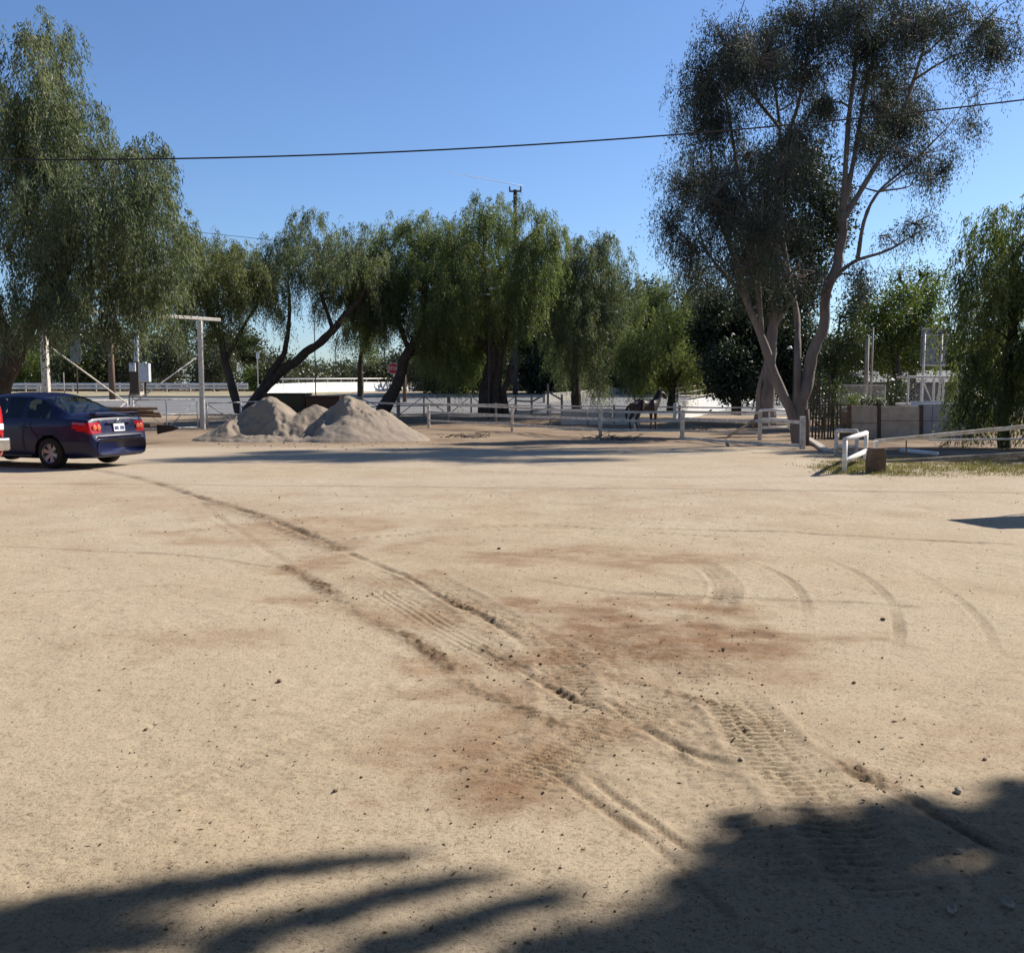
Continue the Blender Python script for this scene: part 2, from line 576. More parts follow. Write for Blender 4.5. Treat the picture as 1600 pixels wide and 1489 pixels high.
track([(1130, 1080), (1165, 1120), (1200, 1170), (1255, 1230), (1330, 1320), (1420, 1430)], .37, 'tread', .030, .052, 1.1, .10, seed=17)
track([(1250, 1160), (1290, 1185), (1340, 1213), (1400, 1245), (1480, 1290), (1590, 1350)], .045, 'rut', .022, darkv=.75, seed=18)
track([(1290, 1185), (1350, 1215), (1410, 1250)], .07, 'clods', .03, darkv=.6, seed=19)
track([(690, 1050), (760, 1080), (840, 1120), (900, 1150)], .07, 'clods', .022, darkv=.55, seed=20)
track([(650, 1000), (690, 1030), (720, 1060)], .36, 'tread', .012, .06, .0, .1, seed=21)
track([(840, 1190), (900, 1240), (1000, 1310), (1080, 1380), (1170, 1470)], .035, 'rut', .013, darkv=.6, seed=22)
track([(900, 1200), (960, 1250), (1030, 1300), (1100, 1350)], .03, 'rut', .014, darkv=.5, seed=23)
track([(940, 1090), (1010, 1140), (1080, 1180), (1150, 1210)], .035, 'rut', .016, darkv=.3, seed=24)
track([(985, 1140), (1100, 1230), (1180, 1300), (1260, 1400)], .34, 'tread', .010, .06, .6, .08, seed=35)
# arcs
track([(500, 843), (600, 838), (720, 828), (850, 822), (1000, 834), (1150, 842)], .16, 'tread', .012, .12, .0, .28, seed=25)
track([(1000, 828), (1200, 832), (1400, 843), (1600, 852)], .08, 'rut', .014, darkv=.5, seed=26)
track([(1060, 865), (1110, 890), (1135, 920), (1120, 955), (1070, 985)], .26, 'tread', .018, .06, .0, .55, seed=27, fade=.9)
track([(1150, 872), (1220, 900), (1255, 935), (1262, 985)], .10, 'tread', .009, .05, .6, .42, seed=28, fade=.9)
track([(1270, 865), (1345, 900), (1390, 940), (1405, 985), (1395, 1030)], .10, 'tread', .010, .045, .6, .6, seed=29, fade=.9)
track([(1400, 880), (1480, 925), (1540, 980), (1560, 1040)], .09, 'tread', .006, .05, .5, .25, seed=30, fade=.9)
track([(820, 905), (950, 925), (1100, 935), (1250, 940), (1450, 950)], .07, 'rut', .009, darkv=.38, seed=31)
track([(0, 855), (150, 862), (300, 868), (430, 887)], .06, 'rut', .010, darkv=.32, seed=32)
track([(700, 862), (850, 872), (1000, 890), (1100, 915)], .10, 'lines', .006, .05, darkv=.2, seed=33)
track([(900, 790), (1100, 770), (1300, 766), (1500, 775)], .10, 'rut', .012, darkv=.2, seed=34)
track([(0, 1010), (250, 985), (480, 960), (640, 930)], .16, 'tread', .006, .05, .5, .14, seed=40)
track([(0, 930), (260, 915), (470, 905)], .10, 'rut', .006, darkv=.12, seed=41)
track([(120, 1300), (330, 1210), (560, 1120), (690, 1050)], .18, 'tread', .006, .05, .6, .12, seed=42)
track([(1600, 1010), (1500, 1100), (1420, 1180), (1290, 1260)], .18, 'tread', .006, .05, .6, .14, seed=43)
track([(250, 770), (600, 775), (900, 765), (1250, 752)], .2, 'rut', .008, darkv=.16, seed=44)
track([(700, 735), (1000, 745), (1300, 742)], .25, 'rut', .008, darkv=.18, seed=45)
track([(600, 900), (720, 950), (850, 1010), (980, 1085), (1130, 1180), (1260, 1270), (1400, 1400)], .55, 'clods', .010, darkv=.22, seed=46)
track([(1080, 1080), (960, 1130), (860, 1190), (770, 1250)], .42, 'clods', .012, darkv=.30, seed=47)
track([(860, 1000), (960, 1010), (1080, 1030), (1160, 1060)], .35, 'clods', .014, darkv=.35, seed=48)
for (u, v, a, b, amt, s, rot, dk) in [
        (1010, 985, 1.1, .6, 1.0, 61, 0, .8), (930, 950, .9, .35, .85, 62, 0, .45), (1110, 1015, .6, .3, .9, 63, 0, .4),
        (760, 1240, .42, .26, 1.0, 64, .3, .8), (800, 1190, .4, .3, .8, 65, 0, .2), (700, 1180, .5, .4, .75, 66, 0, .2),
        (740, 1035, .4, .3, .55, 67, 0, .0), (600, 905, 1.2, .45, .5, 68, -.6, 0), (820, 870, 2.0, .9, .62, 69, 0, .2), (960, 1060, .9, .45, .55, 78, .2, .4), (700, 960, 1.1, .5, .55, 79, -.5, .2), (880, 1130, .6, .4, .5, 80, .3, .3), (770, 1270, .35, .25, .9, 81, .5, .9),
        (470, 830, 1.8, 1.0, .55, 70, 0, 0), (1210, 1070, .7, .4, .35, 71, 0, 0), (310, 790, 2.5, 1.4, .3, 72, 0, 0),
        (300, 1000, .7, .3, .4, 73, 0, .1), (860, 1080, .5, .3, .25, 74, 0, .2), (1500, 1150, .8, .5, .3, 75, 0, 0),
        (960, 770, 4, 1.2, .25, 76, 0, 0), (1150, 800, 3, 1.0, .28, 77, 0, 0)]:
    stain(u, v, a, b, amt, s, rot, dk)

V = np.stack([X, Y, Z], -1).reshape(-1, 3)
nx, ny = len(xs), len(ys)
ii = np.arange(nx * ny).reshape(ny, nx)
F = np.stack([ii[:-1, :-1], ii[:-1, 1:], ii[1:, 1:], ii[1:, :-1]], -1).reshape(-1, 4)
zone = np.clip((Y - 27 - 2 * fbm(X * .3, Y * .3, 91, 3)) / 5, 0, 1)


def ground_mat():
    m, nt, b = nodes("dirt_ground")
    at = N(nt, "ShaderNodeAttribute", attribute_name="soil")
    sp = N(nt, "ShaderNodeSeparateColor")
    nt.links.new(at.outputs["Color"], sp.inputs[0])
    tc = N(nt, "ShaderNodeTexCoord")

    def noise(scale, detail=6, rough=.6):
        n = N(nt, "ShaderNodeTexNoise", i_Scale=scale, i_Detail=detail, i_Roughness=rough)
        nt.links.new(tc.outputs["Object"], n.inputs["Vector"])
        return n

    def mix(fac, a, c2, bt='MIX'):
        x = N(nt, "ShaderNodeMix", data_type='RGBA', blend_type=bt)
        if isinstance(fac, float):
            x.inputs[0].default_value = fac
        else:
            nt.links.new(fac, x.inputs[0])
        nt.links.new(a, x.inputs[6])
        if isinstance(c2, tuple):
            x.inputs[7].default_value = (*c2, 1)
        else:
            nt.links.new(c2, x.inputs[7])
        return x.outputs[2]
    n1 = noise(1.1, 8, .65)
    base = ramp(nt, n1.outputs["Fac"], [(.28, (.36, .278, .187)), (.5, (.43, .342, .237)), (.72, (.48, .395, .285))]).outputs[0]
    base = mix(sp.outputs[2], base, (.475, .395, .298))
    mr = N(nt, "ShaderNodeMath", operation='MULTIPLY', i_Value=.9)
    nt.links.new(sp.outputs[0], mr.inputs[0])
    mr.inputs[1].default_value = .85
    base = mix(mr.outputs[0], base, (.255, .145, .080))
    # grit and specks of organic litter
    n2 = noise(55, 6, .75)
    gr = ramp(nt, n2.outputs["Fac"], [(.36, (.50, .46, .42)), (.47, (.98, .98, .98)), (.62, (1.03, 1.03, 1.02)), (.75, (1.16, 1.15, 1.13))]).outputs[0]
    base = mix(1.0, base, gr, 'MULTIPLY')
    n3 = noise(160, 3, .7)
    gr3 = ramp(nt, n3.outputs["Fac"], [(.32, (.38, .33, .28)), (.43, (1, 1, 1)), (.64, (1, 1, 1)), (.76, (1.3, 1.28, 1.24))]).outputs[0]
    base = mix(.8, base, gr3, 'MULTIPLY')
    n4 = noise(14, 5, .7)
    gr4 = ramp(nt, n4.outputs["Fac"], [(.32, (.72, .69, .66)), (.46, (1, 1, 1))]).outputs[0]
    base = mix(.8, base, gr4, 'MULTIPLY')
    for vs, thr, soft, keep, tone in ((38, .22, .10, .42, (.34, .26, .19)), (95, .26, .12, .35, (.36, .28, .21)), (19, .13, .06, .30, (.28, .2, .14))):
        vo = N(nt, "ShaderNodeTexVoronoi", i_Scale=vs)
        nt.links.new(tc.outputs["Object"], vo.inputs["Vector"])
        nn = N(nt, "ShaderNodeMath", operation='MULTIPLY_ADD')       # ragged dots
        nt.links.new(n3.outputs["Fac"], nn.inputs[0])
        nn.inputs[1].default_value = .35
        nt.links.new(vo.outputs["Distance"], nn.inputs[2])
        mk = ramp(nt, nn.outputs[0], [(thr + .12, (1, 1, 1)), (thr + soft + .12, (0, 0, 0))])
        cs_ = N(nt, "ShaderNodeSeparateColor")
        nt.links.new(vo.outputs["Color"], cs_.inputs[0])
        lt = N(nt, "ShaderNodeMath", operation='LESS_THAN')
        nt.links.new(cs_.outputs[0], lt.inputs[0])
        lt.inputs[1].default_value = keep
        mm = N(nt, "ShaderNodeMath", operation='MULTIPLY')
        nt.links.new(mk.outputs[0], mm.inputs[0])
        nt.links.new(lt.outputs[0], mm.inputs[1])
        m2 = N(nt, "ShaderNodeMath", operation='MULTIPLY')
        nt.links.new(mm.outputs[0], m2.inputs[0])
        m2.inputs[1].default_value = .7
        base = mix(m2.outputs[0], base, tone)
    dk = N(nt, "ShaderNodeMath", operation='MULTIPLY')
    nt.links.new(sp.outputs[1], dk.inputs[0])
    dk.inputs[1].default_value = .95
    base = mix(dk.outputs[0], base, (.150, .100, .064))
    nt.links.new(base, b.inputs["Base Color"])
    b.inputs["Roughness"].default_value = .95
    b.inputs["Specular IOR Level"].default_value = .12
    bp = N(nt, "ShaderNodeBump", i_Strength=.55, i_Distance=.012)
    ad = N(nt, "ShaderNodeMath", operation='MULTIPLY_ADD')
    nt.links.new(n3.outputs["Fac"], ad.inputs[0])
    ad.inputs[1].default_value = .35
    nt.links.new(n2.outputs["Fac"], ad.inputs[2])
    nt.links.new(ad.outputs[0], bp.inputs["Height"])
    nt.links.new(bp.outputs[0], b.inputs["Normal"])
    return m


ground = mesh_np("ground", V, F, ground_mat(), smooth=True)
ground["kind"] = "structure"
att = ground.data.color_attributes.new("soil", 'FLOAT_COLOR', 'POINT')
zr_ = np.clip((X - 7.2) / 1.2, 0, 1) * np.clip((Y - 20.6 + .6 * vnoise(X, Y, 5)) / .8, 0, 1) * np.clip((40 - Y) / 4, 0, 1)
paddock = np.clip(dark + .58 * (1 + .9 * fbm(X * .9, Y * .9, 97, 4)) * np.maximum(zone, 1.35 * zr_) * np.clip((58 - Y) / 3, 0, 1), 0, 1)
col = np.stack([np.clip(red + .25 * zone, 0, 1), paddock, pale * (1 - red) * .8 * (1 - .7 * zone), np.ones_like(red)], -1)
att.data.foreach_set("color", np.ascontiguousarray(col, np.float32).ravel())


def zat(x, y):
    i = min(max(np.searchsorted(xs, x), 0), nx - 1)
    j = min(max(np.searchsorted(ys, y), 0), ny - 1)
    return float(Z[j, i])


# road and verge behind the lot
def strip(name, y0, y1, dz, mat, x0=-260, x1=260, n=24, kind="structure"):
    yv = np.linspace(y0, y1, n)
    xv = np.linspace(x0, x1, 40)
    a, c = np.meshgrid(xv, yv)
    v = np.stack([a, c, g(c) + dz], -1).reshape(-1, 3)
    i = np.arange(len(v)).reshape(n, 40)
    f = np.stack([i[:-1, :-1], i[:-1, 1:], i[1:, 1:], i[1:, :-1]], -1).reshape(-1, 4)
    o = mesh_np(name, v, f, mat, smooth=True)
    o["kind"] = kind
    return o


strip("road", 58.5, 76.5, .03, M['asphalt'])
M['verge'] = surf('dry_verge', (.36, .31, .19), (.24, .20, .11), .7, .95, .5, 8)
strip("verge", 76.9, 89, .03, M['verge'], -260, -14)
M['path'] = surf('dirt_path', (.44, .37, .28), (.36, .30, .22), .8, .95, .4, 8)
strip("path", 76.9, 82, .03, M['path'], -13.8, 60)
kb = MB()
for x in range(-120, 121, 6):
    y0 = 76.7
    kb.box((x, y0, float(g(y0)) + .03), (5.99, .18, .22))
o = kb.build("kerb", M['concrete'])
o["kind"] = "structure"

# litter, pebbles
ICO = np.array([(0, .526, .851), (0, -.526, .851), (0, .526, -.851), (0, -.526, -.851), (.526, .851, 0), (-.526, .851, 0),
                (.526, -.851, 0), (-.526, -.851, 0), (.851, 0, .526), (-.851, 0, .526), (.851, 0, -.526), (-.851, 0, -.526)])
ICF = np.array([(0, 1, 8), (0, 8, 4), (0, 4, 5), (0, 5, 9), (0, 9, 1), (1, 6, 8), (8, 6, 10), (8, 10, 4), (4, 10, 2), (4, 2, 5),
                (5, 2, 11), (5, 11, 9), (9, 11, 7), (9, 7, 1), (1, 7, 6), (3, 2, 10), (3, 10, 6), (3, 6, 7), (3, 7, 11), (3, 11, 2)])


def pebbles(name, pts, sizes, mat, flat=.6):
    n = len(pts)
    r = np.random.default_rng(len(name) + n)
    v = ICO[None] * (1 + .35 * r.standard_normal((n, 12, 1)).clip(-1, 1)) * np.array([1, 1, flat])
    a = r.uniform(0, 6.28, n)
    c, s = np.cos(a)[:, None], np.sin(a)[:, None]
    st = r.uniform(.7, 1.5, (n, 1))
    vx, vy = v[..., 0] * st, v[..., 1] / st
    v = np.stack([vx * c - vy * s, vx * s + vy * c, v[..., 2]], -1) * sizes[:, None, None] + pts[:, None]
    f = (ICF[None] + 12 * np.arange(n)[:, None, None]).reshape(-1, 3)
    return mesh_np(name, v.reshape(-1, 3), f, mat)


def ground_pts(px, z=0.0):
    return np.array([(x, y, zat(x, y) + z) for x, y in px])


pts, sz = [], []
for _ in range(2200):
    yy = 2.3 + 13 * rng.random() ** 1.7
    xx = rng.uniform(-.6, .6) * yy
    pts.append((xx, yy))
    sz.append((.0013 + .0030 * rng.random() ** 6) * (1 + yy * .16))
tag(pebbles("gravel", ground_pts(pts, .001), np.array(sz), M['clod']), "fine dark gravel crumbs strewn over the dirt lot", "gravel", kind="stuff")
pts, sz = [], []
for (u, v, su, sv, n, s0) in [(790, 1025, 45, 20, 70, .012), (690, 965, 90, 40, 60, .008), (1060, 1085, 90, 22, 130, .009), (1380, 1230, 60, 25, 60, .009),
                              (760, 1240, 70, 40, 90, .007), (1000, 980, 130, 40, 110, .012), (530, 940, 50, 30, 60, .012), (860, 1130, 140, 60, 130, .007),
                              (1290, 1180, 80, 40, 40, .009), (430, 815, 70, 22, 70, .014), (1150, 1250, 160, 90, 60, .006), (300, 1250, 300, 130, 70, .005),
                              (900, 1300, 120, 90, 80, .006)]:
    for _ in range(n):
        q = G(rng.normal(u, su), max(735, rng.normal(v, sv)))
        pts.append(q[:2])
        sz.append(s0 * (.2 + .8 * rng.random() ** 4))
tag(pebbles("soil_clods", ground_pts(pts, .002), np.array(sz), M['clod'], .75), "loose dark clods thrown up along the wheel tracks", "soil", kind="stuff")
# straw and leaf litter: curled flat flakes
n = 900
yy = 2.3 + 12 * rng.random(n) ** 1.8
xx = rng.uniform(-.6, .6, n) * yy
c = ground_pts(np.stack([xx, yy], -1), .004)
a = rng.uniform(0, 6.28, n)
L = (.004 + .012 * rng.random(n) ** 3) * (1 + yy * .08)
W = L * rng.uniform(.12, .4, n)
dx, dy = np.cos(a), np.sin(a)
z0 = rng.uniform(-.002, .006, n)
ax = np.stack([dx * L, dy * L, z0], -1)
bx = np.stack([-dy * W, dx * W, rng.uniform(0, .004, n)], -1)
V4 = np.stack([c - ax, c - bx, c + ax, c + bx], 1).reshape(-1, 3)
M['litter'] = leaf_mat('litter', [(.07, .045, .03), (.14, .10, .06), (.24, .18, .11)], .1)
tag(mesh_np("leaf_litter", V4, np.arange(4 * n).reshape(-1, 4), M['litter']), "dry leaf and straw litter over the dirt", "litter", kind="stuff")

for (u, v, s, mt, lab) in [
        (1497, 1241, .020, 'stone', "grey stone in sunlight beside the right foreground shadow"),
        (1487, 1430, .021, 'stone', "rounded pale stone in a light patch of the foreground shadow"),
        (1575, 1418, .022, 'stone', "pale tilted stone by the right edge in deep shade"),
        (1497, 1338, .016, 'stone', "small white stone standing inside the foreground shadow"),
        (1538, 1190, .014, 'clod', "dark clod on sunlit dirt above the grey stone"),
        (1158, 1192, .014, 'stone', "pale stone at the lower end of the rut beside the chevron tread"),
        (436, 1067, .022, 'clod', "flat dark dirt clod alone on the left open dirt"),
        (228, 1140, .015, 'clod', "small dark clod left of the flat dirt clod"),
        (525, 1240, .014, 'clod', "dark rounded clod left of the reddish soil patch"),
        (780, 860, .026, 'clod', "lone dark clod between the long curved track and the tread"),
        (1380, 968, .025, 'clod', "dark chip lying on the widest curved tyre arc"),
        (1335, 1067, .018, 'clod', "crumbly dark clod right of the tread marks"),
        (565, 1220, .010, 'clod', "tiny dark clod above the rounded one by the red soil")]:
    q = G(u, v)
    q[2] = zat(q[0], q[1]) + s * .35
    o = pebbles("stone" if mt == 'stone' else "dirt_clod", np.zeros((1, 3)), np.array([s]), M[mt], .7)
    sm = o.modifiers.new("sub", 'SUBSURF')
    sm.levels = sm.render_levels = 1
    o.location = q
    o.rotation_euler = (0, 0, rng.uniform(0, 6))
    tag(o, lab, "stone" if mt == 'stone' else "clod")

# ---------------------------------------------------------------- trees
def unit(v):
    return v / (np.linalg.norm(v, axis=-1, keepdims=True) + 1e-9)


def in_ball(n, r, shell=.55):
    d = unit(r.standard_normal((n, 3)))
    return d * (shell + (1 - shell) * r.random((n, 1))) ** .8 * np.where(r.random((n, 1)) < .3, r.random((n, 1)), 1)


def leaf_quads(pos, axis, ln, wd, r):
    side = unit(np.cross(axis, r.standard_normal(axis.shape)))
    a = axis * ln[:, None]
    s = side * wd[:, None] * .5
    nrm = np.cross(axis, side) * (ln * .08)[:, None]
    v = np.stack([pos, pos + a * .45 + s + nrm, pos + a, pos + a * .45 - s + nrm], 1)
    return v.reshape(-1, 3)


def airy(p, c, thr, sd, sc=.9):
    return fbm(p[:, 0] * sc + p[:, 1] * .5 * sc, p[:, 2] * sc * .8 + p[:, 1] * .3, sd, 3) > thr


def foliage(clumps, style, dens, r, size=1.0):
    """clumps: list of (centre, radii xyz). returns quad verts"""
    out = []
    tips = []
    for c, rad in clumps:
        area = math.pi * rad[0] * rad[2]
        if style == 'pepper':
            ns_ = max(3, int(area * dens / 9))
            q0 = in_ball(ns_, r) * rad * 1.06 + c
            q0 = q0[airy(q0, c, -.22, 5)]
            ns_ = len(q0)
            rel0 = (q0 - c) / rad
            n = ns_ * 9
            lsc = np.repeat(r.uniform(.55, 1.35, ns_), 9)
            p0 = np.repeat(q0, 9, 0) + r.standard_normal((n, 3)) * [.13, .13, .16] * size
            rel = np.repeat(rel0, 9, 0)
            outw = unit(rel * [1, 1, .3] + np.repeat(r.standard_normal((ns_, 3)), 9, 0) * [.4, .4, .15] + r.standard_normal((n, 3)) * [.22, .22, .1])
            L = r.uniform(.6, 1.35, n) * size * lsc
            up = np.where(rel[:, 2] > .45, np.repeat(r.uniform(.0, .6, ns_), 9), 0) * size
            K = 9
            t = np.linspace(.05, 1, K)
            pos = (p0[:, None] + outw[:, None] * (.46 * L[:, None, None] * np.sqrt(t)[None, :, None]))
            pos[..., 2] += up[:, None] * np.sin(t * 2.2)[None] - L[:, None] * (t ** 1.4)[None] * 1.05
            pos = (pos + r.standard_normal(pos.shape) * .04 * size).reshape(-1, 3)
            m = len(pos)
            axis = unit(np.array([0, 0, -1.0]) + r.standard_normal((m, 3)) * [.42, .42, .3] + np.repeat(outw, K, 0) * .25)
            out.append(leaf_quads(pos, axis, r.uniform(.14, .30, m) * size, r.uniform(.026, .058, m) * size, r))
        elif style == 'euc':
            n = max(5, int(area * dens))
            p0 = in_ball(n, r, .2) * rad * 1.25 + c
            p0 = p0[airy(p0, c, -.10, 9, 1.1)]
            n = len(p0)
            tips.append((c, p0))
            k5 = 6
            q0 = np.repeat(p0, k5, 0) + r.standard_normal((n * k5, 3)) * [.15, .15, .12] * size
            outw = unit(np.repeat(p0 - c, k5, 0) * [1, 1, .2] + r.standard_normal((n * k5, 3)) * [.5, .5, .2])
            L = r.uniform(.25, .85, n * k5) * size * np.repeat(r.uniform(.6, 1.3, n), k5)
            K = 9
            t = np.linspace(.0, 1, K)
            pos = q0[:, None] + outw[:, None] * (.45 * L[:, None, None] * np.sqrt(t)[None, :, None])
            pos[..., 2] -= L[:, None] * (t ** 1.3)[None]
            pos = (pos + r.standard_normal(pos.shape) * .05 * size).reshape(-1, 3)
            m = len(pos)
            axis = unit(np.array([0, 0, -.9]) + r.standard_normal((m, 3)) * [.5, .5, .4])
            out.append(leaf_quads(pos, axis, r.uniform(.08, .15, m) * size, r.uniform(.018, .033, m) * size, r))
        else:                                   # bushy
            n = max(6, int(area * dens))
            p0 = in_ball(n, r, .45) * rad + c
            tips.append((c, p0[::3]))
            K = 22
            pos = p0[:, None] + r.standard_normal((n, K, 3)) * .22 * size
            pos = pos.reshape(-1, 3)
            m = len(pos)
            axis = unit(r.standard_normal((m, 3)) + unit(pos - c) * .6 + np.array([0, 0, -.2]))
            out.append(leaf_quads(pos, axis, r.uniform(.09, .2, m) * size, r.uniform(.05, .1, m) * size, r))
    return np.concatenate(out), tips


def wiggle(pts, amp, r, n=5):
    q = catmull(pts, n)
    k = np.linspace(0, 1, len(q))[:, None]
    nz = r.standard_normal((len(q) + 4, q.shape[1]))
    nz = (nz[:-4] + 2 * nz[1:-3] + 3 * nz[2:-2] + 2 * nz[3:-1] + nz[4:]) / 4.4
    return q + nz * amp * .8 * np.sin(np.clip(k * 3.1, 0, 3.14))


def tree(name, label, base, limbs, clumps, d, leaf, bark, style='pepper', dens=10, size=1.0, depth=1.0, seed=1,
         group=None, cat="tree", twigs=True, squash=1.0, swell=1.0):
    """base (u,d); limbs [(list of (u,v[,dy]), r0, r1)]; clumps (u,v,ru,rv) as measured in the photo, spread over real depth"""
    r = np.random.default_rng(seed)
    b = onground(*base)
    k = d / FPX
    cl = []
    for (u, v, ru, rv) in clumps:
        c = P(u, v, d)
        c[1] += r.uniform(-1, 1) * depth
        cl.append((c, swell * np.array([ru * k, (ru + rv) / 2 * k * squash, rv * k])))
    root = thing(name, b, label, cat, group)
    tb = MB(b)
    skel = []
    for pts, r0, r1 in limbs:
        w = []
        for i, q in enumerate(pts):
            p = P(q[0], q[1], d + (q[2] if len(q) > 2 else 0))
            w.append(p)
        w = wiggle(w, min(r1 * .7, .10), r, 6)
        w[0][2] = max(w[0][2], -2)
        rr = np.linspace(r0, r1, len(w)) * (1 + .06 * r.standard_normal(len(w)))
        tb.tube(w, rr, 9)
        skel.append((w, rr))
    allp = np.concatenate([s[0][len(s[0]) // 3:] for s in skel])
    allr = np.concatenate([s[1][len(s[0]) // 3:] for s in skel])
    if twigs:
        for c, rad in cl:
            dd = np.linalg.norm(allp - c, axis=1) + np.where(allp[:, 2] > c[2], 1.5, 0)
            i = int(np.argmin(dd))
            p = allp[i]
            mid = (p + c) / 2 + np.array([0, 0, .12 * np.linalg.norm(c - p)])
            q = wiggle([p, mid, c], .06, r, 4)
            r0 = min(allr[i] * .7, .03 + .012 * np.linalg.norm(c - p))
            tb.tube(q, np.linspace(r0, .012, len(q)), 6)
    fv, tips = foliage(cl, style, dens, r, size)
    if twigs:
        for c, ps in tips:
            for p in ps:
                tb.tube([c + (p - c) * .15, (c + p) / 2 + r.standard_normal(3) * .08, p], [.016, .012, .006], 3, cap=False)
    tb.build("trunk", bark, root, smooth=True)
    mesh_np("crown", fv - b, np.arange(len(fv)).reshape(-1, 4), leaf, root)
    return root


# big weeping pepper, far left
T1 = [(150, 470, 40, 36), (205, 455, 38, 36), (255, 425, 34, 36), (110, 490, 32, 34), (60, 480, 30, 34), (232, 480, 24, 26), (82, 88, 52, 45), (100, 145, 62, 62), (25, 125, 42, 56), (-45, 175, 75, 75), (110, 225, 78, 66), (40, 230, 90, 80),
      (195, 285, 70, 55), (252, 272, 32, 34), (150, 340, 100, 70), (60, 330, 85, 70), (-40, 320, 80, 90), (225, 375, 80, 60),
      (120, 400, 85, 60), (70, 440, 50, 55), (180, 430, 55, 50), (240, 330, 50, 45), (190, 480, 35, 40), (110, 470, 35, 40), (-30, 430, 45, 60),
      (98, 52, 30, 22), (60, 185, 60, 60), (150, 270, 60, 60), (-90, 260, 70, 90), (10, 480, 28, 40), (-110, 400, 60, 80)]
tree("pepper_tree", "tallest weeping pepper tree, filling the upper left over the blue car", (-25, 33),
     [([(-25, 695), (0, 610), (22, 548), (55, 500), (95, 430), (110, 340)], .48, .20), ([(55, 500), (120, 440), (190, 380), (240, 320)], .2, .06),
      ([(22, 548), (-20, 450), (-40, 330)], .25, .08), ([(110, 340), (105, 220), (95, 110)], .18, .04), ([(95, 430), (30, 300), (30, 180)], .14, .05)],
     T1, 33, M['lf_pepper'], M['bark'], dens=130, size=.8, depth=2.6, seed=11, swell=.98)
T2 = [(300, 375, 42, 36), (340, 425, 52, 40), (380, 430, 42, 40), (290, 440, 45, 50), (345, 480, 45, 40), (398, 455, 32, 30), (275, 480, 25, 36),
      (420, 470, 20, 14), (265, 400, 40, 45), (320, 400, 45, 45)]
tree("pepper_tree", "olive pepper tree whose thin trunk leans left just right of the white gantry post", (376, 52),
     [([(376, 655), (362, 600), (345, 545), (325, 480), (310, 410)], .27, .10), ([(352, 565), (375, 520), (400, 480), (415, 440)], .13, .05),
      ([(325, 480), (290, 440), (275, 400)], .09, .03)],
     T2, 52, M['lf_pepper_y'], M['bark'], dens=105, size=.85, depth=2.5, seed=12, swell=1.14)
T3 = [(480, 365, 40, 28), (520, 395, 40, 36), (440, 395, 42, 32), (480, 430, 55, 40), (430, 450, 36, 38), (530, 450, 42, 42), (395, 420, 30, 30),
      (560, 415, 45, 45), (565, 480, 22, 30), (510, 470, 34, 18), (450, 480, 12, 34), (585, 460, 34, 40), (543, 510, 8, 24), (480, 350, 22, 18)]
tree("pepper_tree", "pepper tree with forked trunks leaning right above the left sand peak", (388, 54),
     [([(380, 655), (400, 625), (440, 580), (480, 548), (520, 515), (560, 470)], .36, .16), ([(405, 615), (425, 580), (447, 548), (452, 500), (450, 440)], .22, .08),
      ([(520, 515), (500, 450), (490, 390)], .13, .05), ([(560, 470), (590, 420)], .13, .05)],
     T3, 54, M['lf_pepper'], M['bark'], dens=95, size=.85, depth=2.5, seed=13, swell=1.14)
T4 = [(570, 395, 34, 32), (555, 430, 30, 36), (610, 385, 45, 40), (660, 370, 45, 38), (640, 430, 60, 50), (590, 440, 40, 45), (700, 400, 45, 45), (605, 480, 40, 36), (670, 480, 46, 46),
      (680, 530, 30, 36), (575, 500, 22, 40), (700, 460, 45, 50), (650, 350, 25, 18), (655, 530, 20, 20), (700, 555, 24, 34)]
tree("pepper_tree", "pepper tree with a thick trunk leaning right behind the right sand peak", (597, 56),
     [([(597, 645), (615, 610), (635, 565), (655, 510), (665, 440)], .42, .16), ([(655, 510), (700, 450), (720, 400)], .18, .06), ([(640, 550), (610, 470), (600, 400)], .16, .05)],
     T4, 56, M['lf_pepper_d'], M['bark'], dens=110, size=.85, depth=2.5, seed=14, swell=1.14)
T4b = [(572, 480, 30, 40), (575, 520, 18, 26), (556, 510, 14, 32), (600, 450, 35, 36)]
tree("pepper_tree", "slim pepper tree with an upright trunk left of the stop sign", (562, 62),
     [([(562, 642), (564, 580), (572, 520), (580, 450)], .22, .12)], T4b, 62, M['lf_pepper_d'], M['bark'], dens=95, size=.85, depth=1.5, seed=15)
T5 = [(852, 420, 24, 40), (845, 470, 16, 40), (760, 345, 40, 26), (800, 360, 45, 36), (745, 375, 50, 40), (835, 385, 38, 40), (790, 410, 60, 45), (740, 430, 50, 45), (835, 430, 35, 40),
      (700, 375, 35, 35), (770, 470, 55, 45), (720, 490, 50, 50), (820, 470, 28, 45), (795, 510, 18, 45), (750, 540, 50, 45), (760, 330, 22, 16), (700, 540, 35, 50), (855, 370, 18, 22)]
tree("pepper_tree", "broad pepper tree with three dark trunks at the centre of the picture", (770, 57),
     [([(757, 648), (760, 600), (768, 560), (760, 480), (755, 400)], .42, .18), ([(777, 648), (775, 600), (785, 540), (800, 460), (810, 390)], .36, .14),
      ([(790, 648), (788, 610), (800, 570)], .22, .16), ([(768, 560), (730, 500), (715, 420)], .2, .07)],
     T5, 57, M['lf_pepper_d'], M['bark'], dens=110, size=.85, depth=3, seed=16, swell=1.14)
T5y = [(835, 400, 30, 35), (815, 440, 30, 38), (800, 475, 14, 36), (845, 370, 20, 22)]
